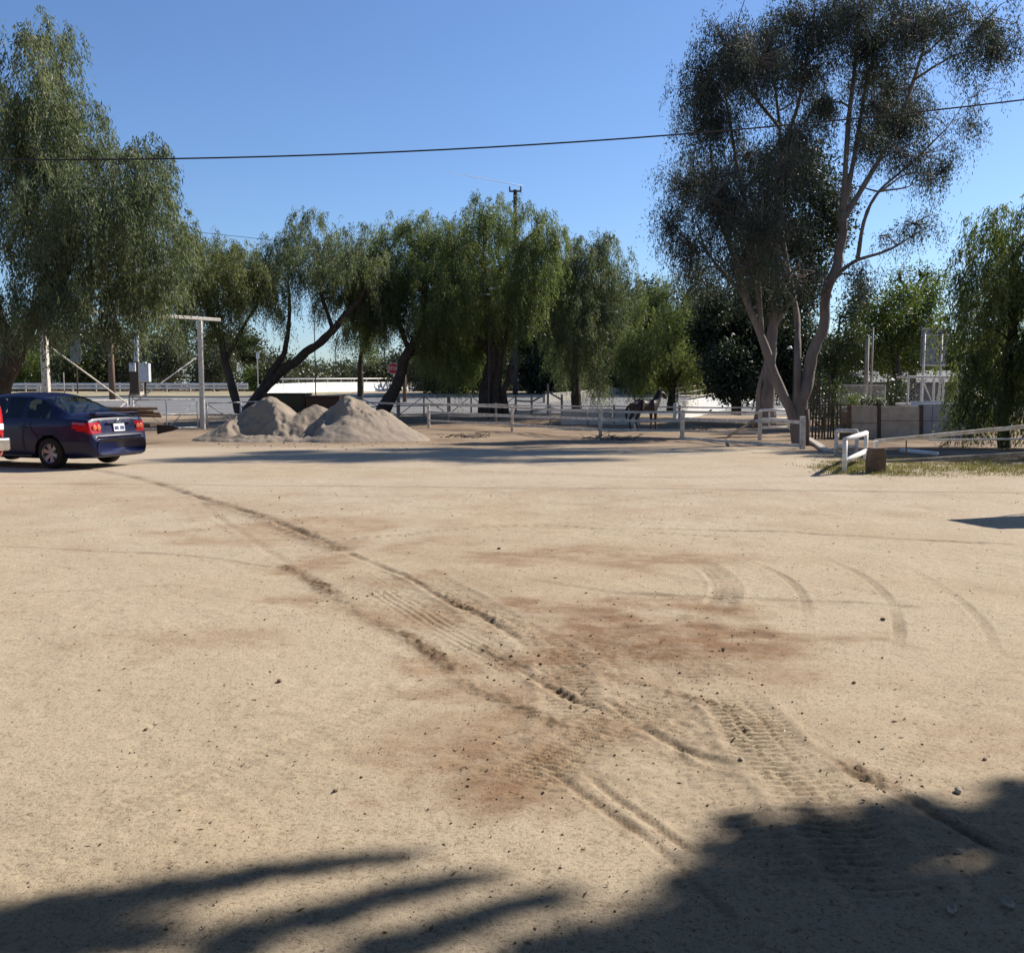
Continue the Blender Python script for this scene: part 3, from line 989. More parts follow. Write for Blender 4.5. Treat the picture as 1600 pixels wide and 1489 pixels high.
T6 = [(868, 500, 22, 44), (975, 440, 16, 34), (970, 500, 20, 40), (925, 390, 32, 20), (900, 420, 35, 32), (950, 415, 30, 36), (920, 455, 45, 36), (880, 470, 28, 40), (960, 460, 22, 42), (905, 510, 42, 45),
      (950, 520, 25, 45), (920, 560, 22, 42), (935, 590, 12, 28), (890, 550, 30, 40), (870, 430, 20, 30)]
tree("pepper_tree", "weeping pepper tree with a tail of foliage hanging to the rails left of the horse", (905, 60),
     [([(902, 648), (900, 590), (905, 520), (915, 440), (922, 400)], .34, .07), ([(905, 520), (945, 470), (952, 420)], .14, .04)],
     T6, 60, M['lf_pepper'], M['bark'], dens=110, size=.9, depth=2.5, seed=17, swell=1.14)
T7 = [(1040, 458, 26, 24), (1030, 500, 36, 32), (1070, 490, 30, 30), (1000, 530, 32, 40), (1045, 545, 45, 40), (1085, 530, 25, 45), (1020, 575, 36, 30),
      (1070, 565, 36, 28), (1098, 560, 20, 24), (990, 575, 22, 32)]
tree("pepper_tree", "rounded green pepper tree standing over the dark horse", (1050, 56),
     [([(1050, 645), (1052, 610), (1045, 550), (1040, 480)], .36, .08), ([(1052, 615), (1030, 580), (1015, 530)], .16, .05), ([(1050, 600), (1080, 560)], .14, .05)],
     T7, 56, M['lf_pepper_d'], M['bark'], dens=115, size=.8, depth=2.2, seed=18, swell=1.14)
# big sparse eucalyptus
E = [(1130, 75, 42, 42), (1170, 30, 55, 36), (1095, 150, 40, 46), (1150, 130, 50, 46), (1105, 205, 46, 38), (1088, 280, 40, 46), (1060, 340, 24, 32),
     (1085, 385, 32, 32), (1130, 330, 56, 56), (1130, 260, 50, 42), (1190, 215, 38, 36), (1195, 90, 40, 52), (1265, 60, 40, 46), (1240, 15, 44, 32),
     (1285, 95, 22, 30), (1330, 15, 46, 36), (1350, 75, 40, 46), (1400, 35, 46, 46), (1445, 15, 46, 36), (1430, 105, 50, 50), (1480, 80, 40, 46),
     (1500, 120, 30, 36), (1465, 165, 46, 40), (1525, 148, 28, 24), (1550, 175, 15, 15), (1420, 190, 42, 36), (1365, 165, 34, 36), (1325, 135, 28, 34),
     (1390, 245, 36, 24), (1450, 235, 44, 32), (1480, 268, 26, 26), (1420, 298, 36, 20), (1325, 230, 18, 22), (1350, 285, 24, 14), (1432, 348, 36, 18),
     (1392, 362, 26, 14), (1285, 165, 20, 34), (1165, 75, 40, 40), (1120, 120, 36, 36), (1240, 130, 26, 40), (1305, 55, 28, 34), (1390, 110, 40, 40),
     (1260, -40, 60, 30), (1350, -45, 60, 32), (1430, -45, 50, 28), (1180, -30, 45, 28), (1300, -90, 60, 28),
     (1200, 280, 46, 46), (1160, 370, 56, 48), (1110, 420, 34, 26), (1150, 425, 40, 30), (1225, 360, 34, 46), (1230, 430, 34, 34), (1190, 440, 34, 26),
     (1240, 210, 34, 34), (1400, 75, 40, 40), (1460, 60, 36, 36), (1375, 210, 26, 26), (1305, 440, 20, 20), (1090, 330, 30, 40), (1075, 400, 20, 18)]
tree("eucalyptus_tree", "tall sparse eucalyptus with smooth forked trunks rising from the fence corner", (1247, 31.5),
     [([(1247, 700), (1240, 655), (1215, 598), (1190, 525), (1168, 470), (1145, 400), (1120, 320), (1110, 230)], .21, .035),
      ([(1249, 700), (1249, 655), (1262, 590), (1280, 520), (1302, 430), (1314, 380), (1318, 330)], .24, .12),
      ([(1318, 330), (1322, 240), (1333, 130), (1346, 10), (1350, -60)], .10, .03), ([(1318, 330), (1338, 230), (1358, 110), (1400, 20)], .09, .02),
      ([(1316, 345), (1355, 280), (1400, 200), (1440, 90), (1450, 10)], .10, .03), ([(1305, 432), (1335, 408), (1385, 392), (1440, 360)], .08, .02),
      ([(1340, 405), (1352, 340), (1372, 300), (1430, 250), (1480, 200)], .07, .02), ([(1372, 300), (1420, 292)], .04, .02),
      ([(1246, 640), (1247, 560), (1243, 480, 1), (1225, 380, 1.5), (1218, 200, 1.5), (1200, 60, 1.5)], .13, .03), ([(1220, 240, 1.5), (1250, 150), (1265, 60)], .08, .03),
      ([(1168, 470), (1110, 400), (1085, 340)], .07, .02), ([(1190, 525), (1180, 400), (1150, 250), (1130, 130)], .10, .03), ([(1218, 200, 1.5), (1160, 120), (1150, 40)], .06, .02)],
     E, 31.5, M['lf_euc'], M['euc_bark'], 'euc', dens=36, size=1.0, depth=2.6, seed=19, swell=1.13)
D = [(1210, 290, 50, 55), (1250, 260, 46, 40), (1270, 320, 36, 50), (1200, 370, 60, 50), (1255, 385, 50, 50), (1285, 360, 24, 36), (1160, 420, 40, 36),
     (1225, 440, 50, 40), (1275, 430, 30, 36), (1180, 470, 40, 30), (1250, 470, 40, 30)]
tree("dense_tree", "dense dark green tree with a straight trunk directly behind the tall eucalyptus", (1201, 40),
     [([(1201, 668), (1200, 600), (1203, 520), (1215, 420), (1225, 300)], .34, .10), ([(1203, 520), (1250, 440), (1265, 350)], .15, .05), ([(1180, 668), (1186, 610), (1200, 560)], .12, .1)],
     D, 40, M['lf_dark'], M['euc_bark'], 'bush', dens=36, size=1.0, depth=2, seed=20)
tree("dense_tree", "wide black green tree between the horse's pepper tree and the eucalyptus trunks", (1150, 52),
     [([(1150, 648), (1150, 600), (1148, 540)], .3, .12)],
     [(1120, 520, 34, 40), (1150, 490, 40, 30), (1170, 540, 45, 45), (1130, 580, 40, 40), (1190, 590, 38, 36), (1160, 600, 40, 25), (1215, 540, 30, 45), (1110, 480, 22, 26), (1195, 490, 34, 30), (1250, 540, 30, 60), (1240, 600, 30, 40)],
     52, M['lf_dark'], M['bark'], 'bush', dens=50, size=1.4, depth=2, seed=21)
tree("green_shrub", "sunlit green shrub rising behind the low white wall", (1140, 76), [([(1140, 622), (1142, 605)], .06, .04)],
     [(1125, 602, 22, 16), (1155, 600, 18, 14), (1108, 606, 14, 10), (1140, 612, 20, 10)], 76, M['lf_mid'], M['bark'], 'bush', dens=26, size=1.0, depth=.8, seed=22, cat="shrub")
# trees on the right
tree("pepper_tree", "dark drooping pepper tree cut by the right edge above the long rail", (1568, 29),
     [([(1570, 712), (1568, 650), (1575, 580), (1580, 480), (1585, 400)], .2, .1)],
     [(1570, 355, 40, 34), (1540, 400, 36, 40), (1600, 400, 60, 60), (1520, 460, 32, 46), (1575, 470, 50, 60), (1530, 530, 34, 50), (1590, 560, 60, 60),
      (1515, 600, 20, 44), (1550, 610, 34, 40), (1630, 480, 60, 80), (1510, 640, 16, 22), (1600, 630, 40, 30), (1620, 350, 50, 40), (1640, 580, 50, 60), (1500, 520, 14, 40)],
     29, M['lf_pepper_d'], M['bark'], dens=190, size=.72, depth=1.6, seed=23, swell=1.12)
tree("leafy_tree", "yellow green leafy tree behind the slab planter and its two poles", (1400, 50),
     [([(1398, 648), (1400, 600), (1395, 540), (1375, 490)], .3, .1), ([(1398, 560), (1430, 500), (1450, 470)], .14, .04)],
     [(1370, 500, 36, 34), (1340, 500, 26, 30), (1410, 520, 40, 36), (1360, 550, 40, 36), (1440, 500, 34, 36), (1330, 560, 26, 32), (1420, 570, 36, 30), (1390, 470, 30, 20), (1465, 460, 30, 26), (1470, 540, 26, 40)],
     50, M['lf_bright'], M['bark'], 'bush', dens=24, size=1.15, depth=2.2, seed=24)
tree("leafy_tree", "mid green thin tree right of the eucalyptus trunks", (1300, 47),
     [([(1300, 655), (1304, 590), (1312, 500)], .12, .05)],
     [(1320, 490, 20, 26), (1310, 530, 26, 30), (1335, 460, 16, 20), (1295, 570, 24, 34), (1300, 620, 24, 26), (1330, 540, 18, 26)],
     47, M['lf_mid'], M['bark'], 'bush', dens=24, size=1.0, depth=1.4, seed=25)
tree("pepper_tree", "pepper tree beyond the right edge shading the soil behind the rail gate", (1760, 26.5),
     [([(1760, 715), (1765, 600), (1755, 480), (1760, 380)], .22, .08)],
     [(1720, 400, 60, 50), (1790, 380, 70, 60), (1850, 440, 70, 70), (1690, 470, 50, 55), (1770, 470, 70, 60), (1680, 540, 40, 50), (1750, 290, 60, 50), (1850, 340, 60, 60), (1820, 540, 60, 60), (1740, 550, 50, 50)],
     26.5, M['lf_pepper_d'], M['bark'], dens=90, size=1.0, depth=2.6, seed=26)
# bare pollarded tree
bt = thing("bare_tree", onground(1425, 54), "bare knobbly branched tree top rising above the yellow green leaves", "tree")
b = MB(onground(1425, 54))
r_ = np.random.default_rng(5)
b.tube(wiggle([onground(1425, 54), P(1428, 560, 54), P(1425, 470, 54)], .05, r_), np.linspace(.25, .16, 11), 8)
for pts in ([(1425, 480), (1418, 455), (1405, 437), (1396, 440)], [(1425, 475), (1428, 450), (1440, 432), (1452, 428)], [(1426, 490), (1440, 460), (1447, 435)],
            [(1424, 485), (1412, 470), (1398, 466)], [(1440, 432), (1436, 422)], [(1405, 437), (1408, 424)], [(1440, 460), (1462, 446), (1470, 430)]):
    q = wiggle([P(u, v, 54 + rng.uniform(-.6, .6)) for u, v in pts], .06, r_, 4)
    b.tube(q, np.linspace(.12, .05, len(q)), 6)
b.build("trunk", M['bark'], bt, smooth=True)
ps = [(P(u, v, 54), np.array([.45, .45, .45])) for u, v in ((1396, 440), (1452, 430), (1447, 436), (1398, 466), (1436, 424), (1408, 426), (1470, 432), (1420, 450))]
fv, _ = foliage(ps, 'bush', 14, r_, 1.0)
mesh_np("crown", fv - onground(1425, 54), np.arange(len(fv)).reshape(-1, 4), M['lf_bright'], bt)

# dark trees massed behind the centre
def blob_crown(name, R_, H, seed, leaf, bark, label, cat, locs, dens=7, size=2.0, group=None, labels=None):
    r = np.random.default_rng(seed)
    cl = []
    for k in range(16):
        a, q = r.uniform(0, 6.28), math.sqrt(r.random()) * R_ * .75
        z = H * (.12 + .78 * r.random())
        f = 1 - .55 * (z / H) ** 2
        cl.append((np.array([math.cos(a) * q * f, math.sin(a) * q * f, z]), np.array([.38, .38, .26]) * R_ * r.uniform(.7, 1.2)))
    fv, _ = foliage(cl, 'bush', dens, r, size)
    proto = None
    for i, (p, s, rz) in enumerate(locs):
        root = thing(name, p, labels[i] if labels else label, cat, group, rz)
        root.scale = (s, s, s)
        if proto is None:
            tb = MB()
            tb.tube(wiggle([(0, 0, -.2), (.1, 0, H * .3), (0, .1, H * .75)], .1, r), np.linspace(R_ * .08, R_ * .03, 11), 8)
            t = tb.build("trunk", bark, root, smooth=True)
            c = mesh_np("crown", fv, np.arange(len(fv)).reshape(-1, 4), leaf, root)
            proto = (t, c)
        else:
            for q in proto:
                o = q.copy()
                link(o, root)


dl = ["black green tree behind the thick leaning trunk near the stop sign", "black green tree right behind the three central trunks", "black green tree filling the gap left of the weeping tail",
      "black green tree behind the weeping tail of foliage", "black green tree to the left behind the horse", "black green tree straight behind the horse", "black green tree behind the white wall under the rounded pepper tree"]
blob_crown("dense_tree", 4.2, 9.5, 31, M['lf_dark'], M['bark'], None, "tree",
           [(onground(u, d), s, a) for u, d, s, a in [(705, 84, 1.0, .4), (760, 86, 1.15, 2), (830, 84, 1.0, 4), (890, 86, 1.05, 1), (950, 84, .95, 3), (1010, 86, 1.0, 5), (1090, 84, .9, 2.6)]],
           dens=12, size=2.2, group="dark trees beyond the road", labels=dl)
# far bushes behind the guard rail: one mass
r_ = np.random.default_rng(77)
cl = []
for k in range(330):
    u, d = r_.uniform(-260, 1850), r_.uniform(97, 125)
    lim = np.interp(u, [-260, 0, 60, 130, 200, 250, 330, 400, 430, 480, 560, 620, 720, 1000, 1300, 1850], [530, 540, 528, 512, 524, 512, 520, 532, 552, 572, 574, 560, 545, 545, 530, 520])
    v = r_.uniform(lim, 616)
    s = r_.uniform(.8, 1.6)
    c = P(u, v + 6, d)
    cl.append((c, np.array([1.5 * s, 1.5 * s, 1.0 * s])))
fv, _ = foliage(cl, 'bush', 7, r_, 2.6)
o = mesh_np("brush_belt", fv, np.arange(len(fv)).reshape(-1, 4), M['lf_far'])
tag(o, "grey green brush and low trees massed behind the guard rail", "brush", kind="stuff")
for i, (u, v, ru, rv, lf, lab) in enumerate([(40, 560, 45, 34, 'lf_bright', "yellow green bush behind the left gantry post"), (262, 550, 42, 40, 'lf_far', "round dull bush right of the grey cabinet"),
                                        (120, 560, 40, 38, 'lf_mid', "mid green bush behind the sign back"), (340, 560, 40, 36, 'lf_far', "dull bush between the gantry post and leaning trunk"),
                                        (395, 585, 22, 22, 'lf_bright', "small bright bush at the left end of the white barrier")]):
    tree("round_bush", lab, (u, 96), [([(u, 618), (u + 2, v)], .2, .1)],
         [(u, v, ru * .6, rv * .6), (u - ru * .4, v + 14, ru * .5, rv * .5), (u + ru * .4, v + 12, ru * .5, rv * .5), (u, v + 28, ru * .7, rv * .4)],
         96, M[lf], M['bark'], 'bush', dens=9, size=1.9, depth=1.5, seed=200 + i, cat="bush")
# low far tree line under the gap in the trees
for i, (u, v) in enumerate([(450, 578), (500, 582), (545, 580)]):
    tree("far_tree", ["distant rounded tree left of the pole in the gap", "distant low tree under the sky gap", "distant tree left of the slim upright trunk"][i], (u, 130),
         [([(u, 612), (u, v)], .3, .1)], [(u, v, 26, 14), (u - 16, v + 14, 22, 12), (u + 18, v + 16, 24, 12), (u, v + 24, 30, 10)], 130, M['lf_mid'], M['bark'], 'bush', dens=6, size=2.6, depth=2, seed=300 + i)
# palm
pb = onground(388, 104)
pt = thing("palm_tree", pb, "small fan palm between the leaning trunks at left", "tree")
b = MB(pb)
top = P(389, 548, 104)
b.tube([pb, (pb + top) / 2, top], [.3, .25, .22], 8)
b.build("trunk", M['bark'], pt)
r_ = np.random.default_rng(3)
vs = []
for k in range(46):
    a, e = r_.uniform(0, 6.28), r_.uniform(-1.2, 1.1)
    d0 = np.array([math.cos(a) * math.cos(e), math.sin(a) * math.cos(e), math.sin(e)])
    sd = unit(np.cross(d0, [0, 0, 1.]))
    st = top + d0 * .5
    for j in range(7):
        q = d0 + sd * (j - 3) * .16
        vs.append(leaf_quads(st[None], unit(q[None]), np.array([1.5]), np.array([.16]), r_))
fv = np.concatenate(vs)
mesh_np("crown", fv - pb, np.arange(len(fv)).reshape(-1, 4), M['lf_mid'], pt)
# trees outside the frame, whose shade falls across the foreground
SH = np.array([1.09, .667, 1.0])


def shade_trees():
    r = np.random.default_rng(8)

    def lifted(uv, n, spread, h0, h1):
        """leaf points lying along sun rays that end on the ground round the given spots"""
        c = np.array([G(u, v)[:2] for u, v, *_ in uv])
        rad = np.array([q[2] for q in uv])
        w = np.array([q[3] if len(q) > 3 else 1 for q in uv]) * rad ** spread
        i = r.choice(len(c), n, p=w / w.sum())
        d_ = r.standard_normal((n, 2)) * rad[i][:, None] * .5
        h = r.uniform(h0, h1, n)
        p = np.zeros((n, 3))
        p[:, :2] = c[i] + d_
        return p + SH * h[:, None]

    def leaves(p, s):
        m = len(p)
        ax = unit(r.standard_normal((m, 3)) + [0, 0, -.4])
        return leaf_quads(p, ax, r.uniform(.08, .17, m) * s, r.uniform(.04, .08, m) * s, r)

    # crown at the right: the broad shadow
    mass = [(1230, 1330, .17), (1330, 1330, .2), (1440, 1310, .17), (1530, 1300, .1), (1180, 1390, .2), (1300, 1420, .26), (1420, 1400, .12), (1500, 1400, .10), (1580, 1400, .14), (1100, 1450, .16),
            (1020, 1475, .12), (1600, 1245, .11, 1.6), (1570, 1265, .07), (1400, 1480, .2), (1250, 1490, .25), (1150, 1290, .07), (1580, 1340, .1), (1590, 1480, .2), (1120, 1330, .05), (1080, 1390, .07), (1480, 1480, .12),
            (1360, 1275, .06), (1440, 1262, .06), (1260, 1275, .05), (960, 1500, .14), (1350, 1520, .3), (1150, 1520, .25), (1500, 1530, .2)]
    p1 = lifted(mass, 15000, 2, 6.0, 9.0)
    base = np.array([11.5, 9.0, 0.0])
    root = thing("shade_tree", base, "shade tree beyond the right edge casting the foreground shadow", "tree")
    tb = MB(base)
    trunk = wiggle([(11.5, 9, -.2), (11.2, 8.8, 2.5), (10.6, 8.6, 5.0), (10.2, 8.4, 6.6)], .05, r)
    tb.tube(trunk, np.linspace(.3, .16, len(trunk)), 10)
    for u, v, *_ in mass[::2]:
        c = np.append(G(u, v)[:2], 0) + SH * 7.6
        q = wiggle([trunk[-6], (trunk[-3] + c) / 2 + [0, 0, .5], c], .05, r, 4)
        tb.tube(q, np.linspace(.05, .01, len(q)), 5)
    tb.build("trunk", M['bark'], root, smooth=True)
    fv = leaves(p1, .7)
    mesh_np("crown", fv - base, np.arange(len(fv)).reshape(-1, 4), M['lf_mid'], root)
    # drooping sprays whose shadows reach into the picture, plus an unseen crown added to block skylight
    fingers = [([(-60, 1460), (40, 1447), (140, 1424), (250, 1402), (340, 1388), (430, 1370), (540, 1353), (640, 1342)], .12, .018),
               ([(-40, 1480), (60, 1480), (150, 1478), (240, 1470)], .14, .08), ([(320, 1500), (420, 1462), (520, 1432), (620, 1403), (700, 1387), (760, 1378)], .088, .02),
               ([(560, 1500), (650, 1472), (740, 1442), (820, 1418), (880, 1405)], .085, .025), ([(800, 1510), (870, 1485), (930, 1465)], .08, .03)]
    p2, twig = [], []
    for pts, r0, r1 in fingers:
        q = catmull(pts, 16)
        k = np.linspace(r0, r1, len(q))
        sp = [(u, v, kk) for (u, v), kk in zip(q, k)]
        p2.append(lifted(sp, int((1700 if r0 > .09 else 1300) * len(pts) / 6), 1, 7.0, 9.5))
        twig.append([np.append(G(u, v)[:2], 0) + SH * 8.2 for u, v in pts])
    n = 420000
    c = np.stack([r.uniform(-17, 17, n), r.uniform(-15, 11, n), r.uniform(5.5, 9.5, n)], -1)
    keep = fbm(c[:, 0] * .45, c[:, 1] * .45, 5, 3) > -.6
    sx, sy = c[:, 0] - 1.09 * c[:, 2], c[:, 1] - .667 * c[:, 2]
    keep &= ~((sy > 2.0) & (np.abs(sx) < .6 * sy + .6))
    el = (c[:, 2] - CAM_H) / np.maximum(c[:, 1], .01)
    keep &= ~((c[:, 1] > 0) & (np.abs(c[:, 0]) < .60 * c[:, 1] + .5) & (el < .50))
    p2.append(c[keep])
    base = np.array([3.5, -5.0, 0.0])
    root = thing("shade_tree", base, "unseen tree behind the camera, sprays shadow the lower left, wide crown added to block sky", "tree")
    tb = MB(base)
    trunk = wiggle([(3.5, -5, -.2), (3.3, -4.8, 2.5), (3.0, -4.5, 5.0), (3.2, -4, 6.6)], .05, r)
    tb.tube(trunk, np.linspace(.42, .25, len(trunk)), 12)
    for q in twig:
        m_ = (trunk[-1] + q[0]) / 2 + [0, 0, .8]
        w = [trunk[-3] + (m_ - trunk[-3]) * t for t in np.linspace(0, 1, 6)] + [m_ + (q[0] - m_) * t for t in np.linspace(.15, 1, 7)] + list(catmull(q, 4)[1:])
        tb.tube(w, np.concatenate([np.linspace(.09, .022, 12), np.linspace(.020, .005, len(w) - 12)]), 6)
    for t in np.linspace(0, 6.28, 11)[:-1]:
        w = wiggle([trunk[-4], trunk[-1] + np.array([math.cos(t) * 3, math.sin(t) * 2.4 - 1, 1.2]), np.array([math.cos(t) * 8 + 1, min(math.sin(t) * 7 - 4, 2), 7.6])], .1, r)
        tb.tube(w, np.linspace(.14, .03, len(w)), 7)
    tb.build("trunk", M['bark'], root, smooth=True)
    fv = np.concatenate([leaves(p, .55) for p in p2[:-1]] + [leaves(p2[-1], 2.0)])
    mesh_np("crown", fv - base, np.arange(len(fv)).reshape(-1, 4), M['lf_mid'], root)


shade_trees()

# ---------------------------------------------------------------- entrance gantry and gates
def vz(v, d):                        # height of photo row v at distance d
    return float(P(800, v, d)[2])


UP = np.array([0, 0, 1.0])
pl, pr = onground(72, 40.6), onground(315, 47)
gan = thing("entrance_gantry", (pl + pr) / 2, "tall white steel gantry over the lot entrance with a top beam", "gate frame")
go = np.array(gan.location)
htop = vz(498, 47) - pr[2]
for p, w in ((pl, .27), (pr, .215)):
    b = MB(go)
    b.bar(p - UP * .1, p + UP * (htop - .11), w, w)
    b.build("post", M['white_pipe'], gan, bevel=.03)
b = MB(go)
dv = (pr - pl) / np.linalg.norm(pr - pl)
b.bar(pl + UP * htop - dv * .3, pr + UP * htop + dv * 1.2, .14, .16)
b.build("beam", M['white_pipe'], gan, bevel=.02)
b = MB(go)
b.bar(pl - UP * .1 + np.array([-.32, 0, 0]), pl + np.array([-.32, 0, 2.1]), .12, .12)
b.build("stop_post", M['bright_pipe'], gan)


def pipe_gate(name, a, e, h, label, hinge=None, cat="gate", mat=None, cable=True, panels=2, r=.03):
    a, e = np.array(a, float), np.array(e, float)
    root = thing(name, a, label, cat)
    mat = mat or M['grey_pipe']
    lo, hi = UP * .10, UP * h
    for z in (lo, UP * h * .52, hi):
        b = MB(a)
        b.tube([a + z, e + z], r, 8)
        b.build("rail", mat, root, smooth=True)
    for k in range(panels + 1):
        p = a + (e - a) * k / panels
        b = MB(a)
        b.tube([p + lo * .5, p + hi], r, 8)
        b.build("upright", mat, root, smooth=True)
    for k in range(panels):
        p, q = a + (e - a) * k / panels, a + (e - a) * (k + 1) / panels
        b = MB(a)
        if k % 2:
            b.tube([p + lo, q + hi * .97], r * .8, 6)
        else:
            b.tube([p + hi * .97, q + lo], r * .8, 6)
        b.build("brace", mat, root, smooth=True)
    if cable:
        b = MB(a)
        b.tube([a + UP * cable, e + hi * .9], .035, 6)
        b.build("stay", M['white_pipe'], root, smooth=True)
    return root


mid = (pl + pr) / 2
pipe_gate("swing_gate", pl + dv * .3, mid - dv * .15, 1.45, "pipe gate leaf hung on the left gantry post, mostly behind the blue car", cable=vz(543, 40.6) - pl[2])
pipe_gate("swing_gate", pr - dv * .3, mid + dv * .15, 1.45, "pipe gate leaf hung on the right gantry post with crossed braces", cable=vz(560, 47) - pr[2])


def rail_fence(name, pts, heights, rails, label, cat="fence", pw=.11, rw=.05, rh=.12, mat=None, pmat=None, braces=False, tops=None, pipe=False, railspan=None):
    """pts: ground points of posts; rails: heights as share of the post height"""
    pts = [np.array(p, float) for p in pts]
    o = pts[0]
    root = thing(name, o, label, cat)
    mat = mat or M['rail_wood']
    pmat = pmat or mat
    for p, h in zip(pts, heights):
        b = MB(o)
        j = rng.normal(0, .012, 2)
        if pipe:
            b.tube([p - UP * .15, p + UP * h], pw / 2, 8)
        else:
            b.bar(p - UP * .15, p + UP * h + np.array([j[0], j[1], 0]), pw, pw)
        b.build("post", pmat, root, smooth=pipe, bevel=0 if pipe else .012)
    for i in range(len(pts) - 1):
        p, q = pts[i], pts[i + 1]
        d = (q - p) / np.linalg.norm(q - p)
        nrm = np.cross(d, UP) * (pw / 2 + rw / 2 + .004)
        if nrm[1] > 0:
            nrm = -nrm
        if pipe:
            nrm = nrm * 0
        for k, f in enumerate(rails):
            if railspan and not railspan(i, k):
                continue
            b = MB(o)
            z1, z2 = f * heights[i] + rng.normal(0, .015), f * heights[i + 1] + rng.normal(0, .015)
            if pipe:
                b.tube([p + d * pw * .3 + UP * z1, q - d * pw * .3 + UP * z2], rh / 2, 8)
            else:
                s = (p + q) / 2 + UP * ((z1 + z2) / 2 - rng.uniform(0, .025))
                b.bar(p + nrm + UP * z1 + d * .004, s + nrm, rw, rh)
                b.bar(s + nrm, q + nrm + UP * z2 - d * .004, rw, rh)
            b.build("rail", mat, root, smooth=pipe)
        if braces:
            b = MB(o)
            a, e = (.08, .95) if i % 2 else (.95, .08)
            b.tube([p + UP * heights[i] * a, q + UP * heights[i + 1] * e], .028, 6)
            b.build("brace", mat, root, smooth=True)
    return root


# pipe panels running right from the gantry along the road
us = [(322, 47.5), (375, 49), (430, 51), (490, 53), (560, 55.5), (622, 57), (662, 57.2), (700, 57.4), (736, 57.6), (771, 57.8), (806, 58)]
rail_fence("pipe_fence", [onground(u, d) for u, d in us], [1.28] * len(us), [.1, .52, .98], "long grey pipe fence with zigzag braces along the road behind the sand heap",
           pw=.10, rh=.065, pipe=True, braces=True, mat=M['grey_pipe'])
b = None
for i, (u, d, vt, lab) in enumerate([(622, 56, 621, "square wooden fence post left of the leaning trunk"), (701, 56.5, 621, "square wooden post in the middle of the pipe fence")]):
    p = onground(u, d)
    b = MB(p)
    b.bar(p - UP * .1, p + UP * (vz(vt, d) - p[2]), .2, .2)
    o = b.build("wooden_post", M['old_wood'], bevel=.02)
    o.location = p
    tag(o, lab, "post")
us = [(806, 56), (831, 56.2), (856, 56.4), (878, 56.6)]
rail_fence("corral_fence", [onground(u, d) for u, d in us], [1.35, 1.3, 2.0, 1.35], [.3, .75], "short grey wooden corral fence with one tall thin post right of the central trunks",
           pw=.13, rw=.05, rh=.10, mat=M['old_wood'])
us = [(700, 52), (775, 51), (860, 50), (960, 49), (1062, 48), (1188, 46.5)]
rail_fence("corral_fence", [onground(u, d) for u, d in us], [1.15] * 6, [.38, .92], "low two rail corral fence crossing in front of the horse", pw=.10, rw=.05, rh=.07, mat=M['rail_wood'], pmat=M['old_wood'])
# front paddock fence
fp = [(575, 665), (670, 668), (800, 674), (938, 684), (1066, 686), (1187, 687)]
tops = [627, 630, 635, 640, 641, 642]
q = [G(u, v) for u, v in fp]
rail_fence("paddock_fence", q, [vz(t, p[1]) - p[2] for t, p in zip(tops, q)], [.30, .64, .95], "nearest faded white wooden fence running from the sand heap to the white gate",
           pw=.13, rw=.045, rh=.095, railspan=lambda i, k: i > 0 or k == 2)
q = [G(1066, 687), G(1254, 702)]
rail_fence("paddock_fence", q, [1.0, vz(651, q[1][1]) - q[1][2]], [.10, .82], "two rail corner length of white fence ending in the post beside the eucalyptus", pw=.14, rw=.045, rh=.10)
p = G(1259, 697)
b = MB()
b.tube([(0, 0, -.1), (.02, 0, .6), (0, .02, vz(640, p[1]) - p[2])], [.10, .09, .085], 9)
o = b.build("wooden_post", M['brown_wood'], smooth=True)
o.location = p
tag(o, "dark round wooden post against the eucalyptus trunk base", "post")
# white pipe gate
d = 39
a, e = P(1187, 669, d), P(1235, 669, d)
root = thing("pipe_gate", a, "bright white three rail pipe gate in front of the eucalyptus trunk", "gate")
for v in (641, 655, 668):
    b = MB(a)
    b.tube([P(1187, v, d), P(1235, v, d)], .05, 8)
    b.build("rail", M['bright_pipe'], root, smooth=True)
for u in (1187, 1202, 1235):
    b = MB(a)
    b.tube([P(u, 672 if u != 1202 else 668, d), P(u, 641, d)], .05 if u != 1202 else .03, 8)
    b.build("upright", M['bright_pipe'], root, smooth=True)
# loose pole leaning on the fence
p0, p1 = G(1136, 685), P(1176, 658, 30)
b = MB(p0)
b.tube([p0 + UP * .04, p1], .045, 7)
o = b.build("leaning_pole", M['old_wood'], smooth=True)
o.location = p0
tag(o, "thin weathered pole leaning on the corner rails", "pole")
p0, p1 = G(1262, 688), G(1296, 708)
b = MB(p0)
b.bar(p0 + UP * .06, p1 + UP * .0, .22, .12)
o = b.build("concrete_curb", M['tan_panel'], bevel=.02)
o.location = p0
tag(o, "pale concrete curb piece running down from the dark fence post", "curb")
# brush and sticks on the ground inside the paddock
for (u, v, s, lab) in [(955, 688, 1.0, "small heap of dead sticks at the foot of the front fence"), (730, 684, .9, "low heap of dry brush inside the fence near the sand"), (1090, 674, .8, "pile of pale sticks behind the corner rails")]:
    c = G(u, v)
    r_ = np.random.default_rng(int(u))
    b = MB()
    for k in range(70):
        a = r_.uniform(0, 6.28)
        p = np.array([r_.normal(0, .5 * s), r_.normal(0, .3 * s), abs(r_.normal(.05, .06))])
        dd = np.array([math.cos(a), math.sin(a), r_.normal(.1, .25)]) * r_.uniform(.1, .4)
        b.tube([p, p + dd * .5 + r_.normal(0, .03, 3), p + dd], [.014, .011, .005], 4)
    o = b.build("stick_heap", M['twig'])
    o.location = c
    tag(o, lab, "sticks")
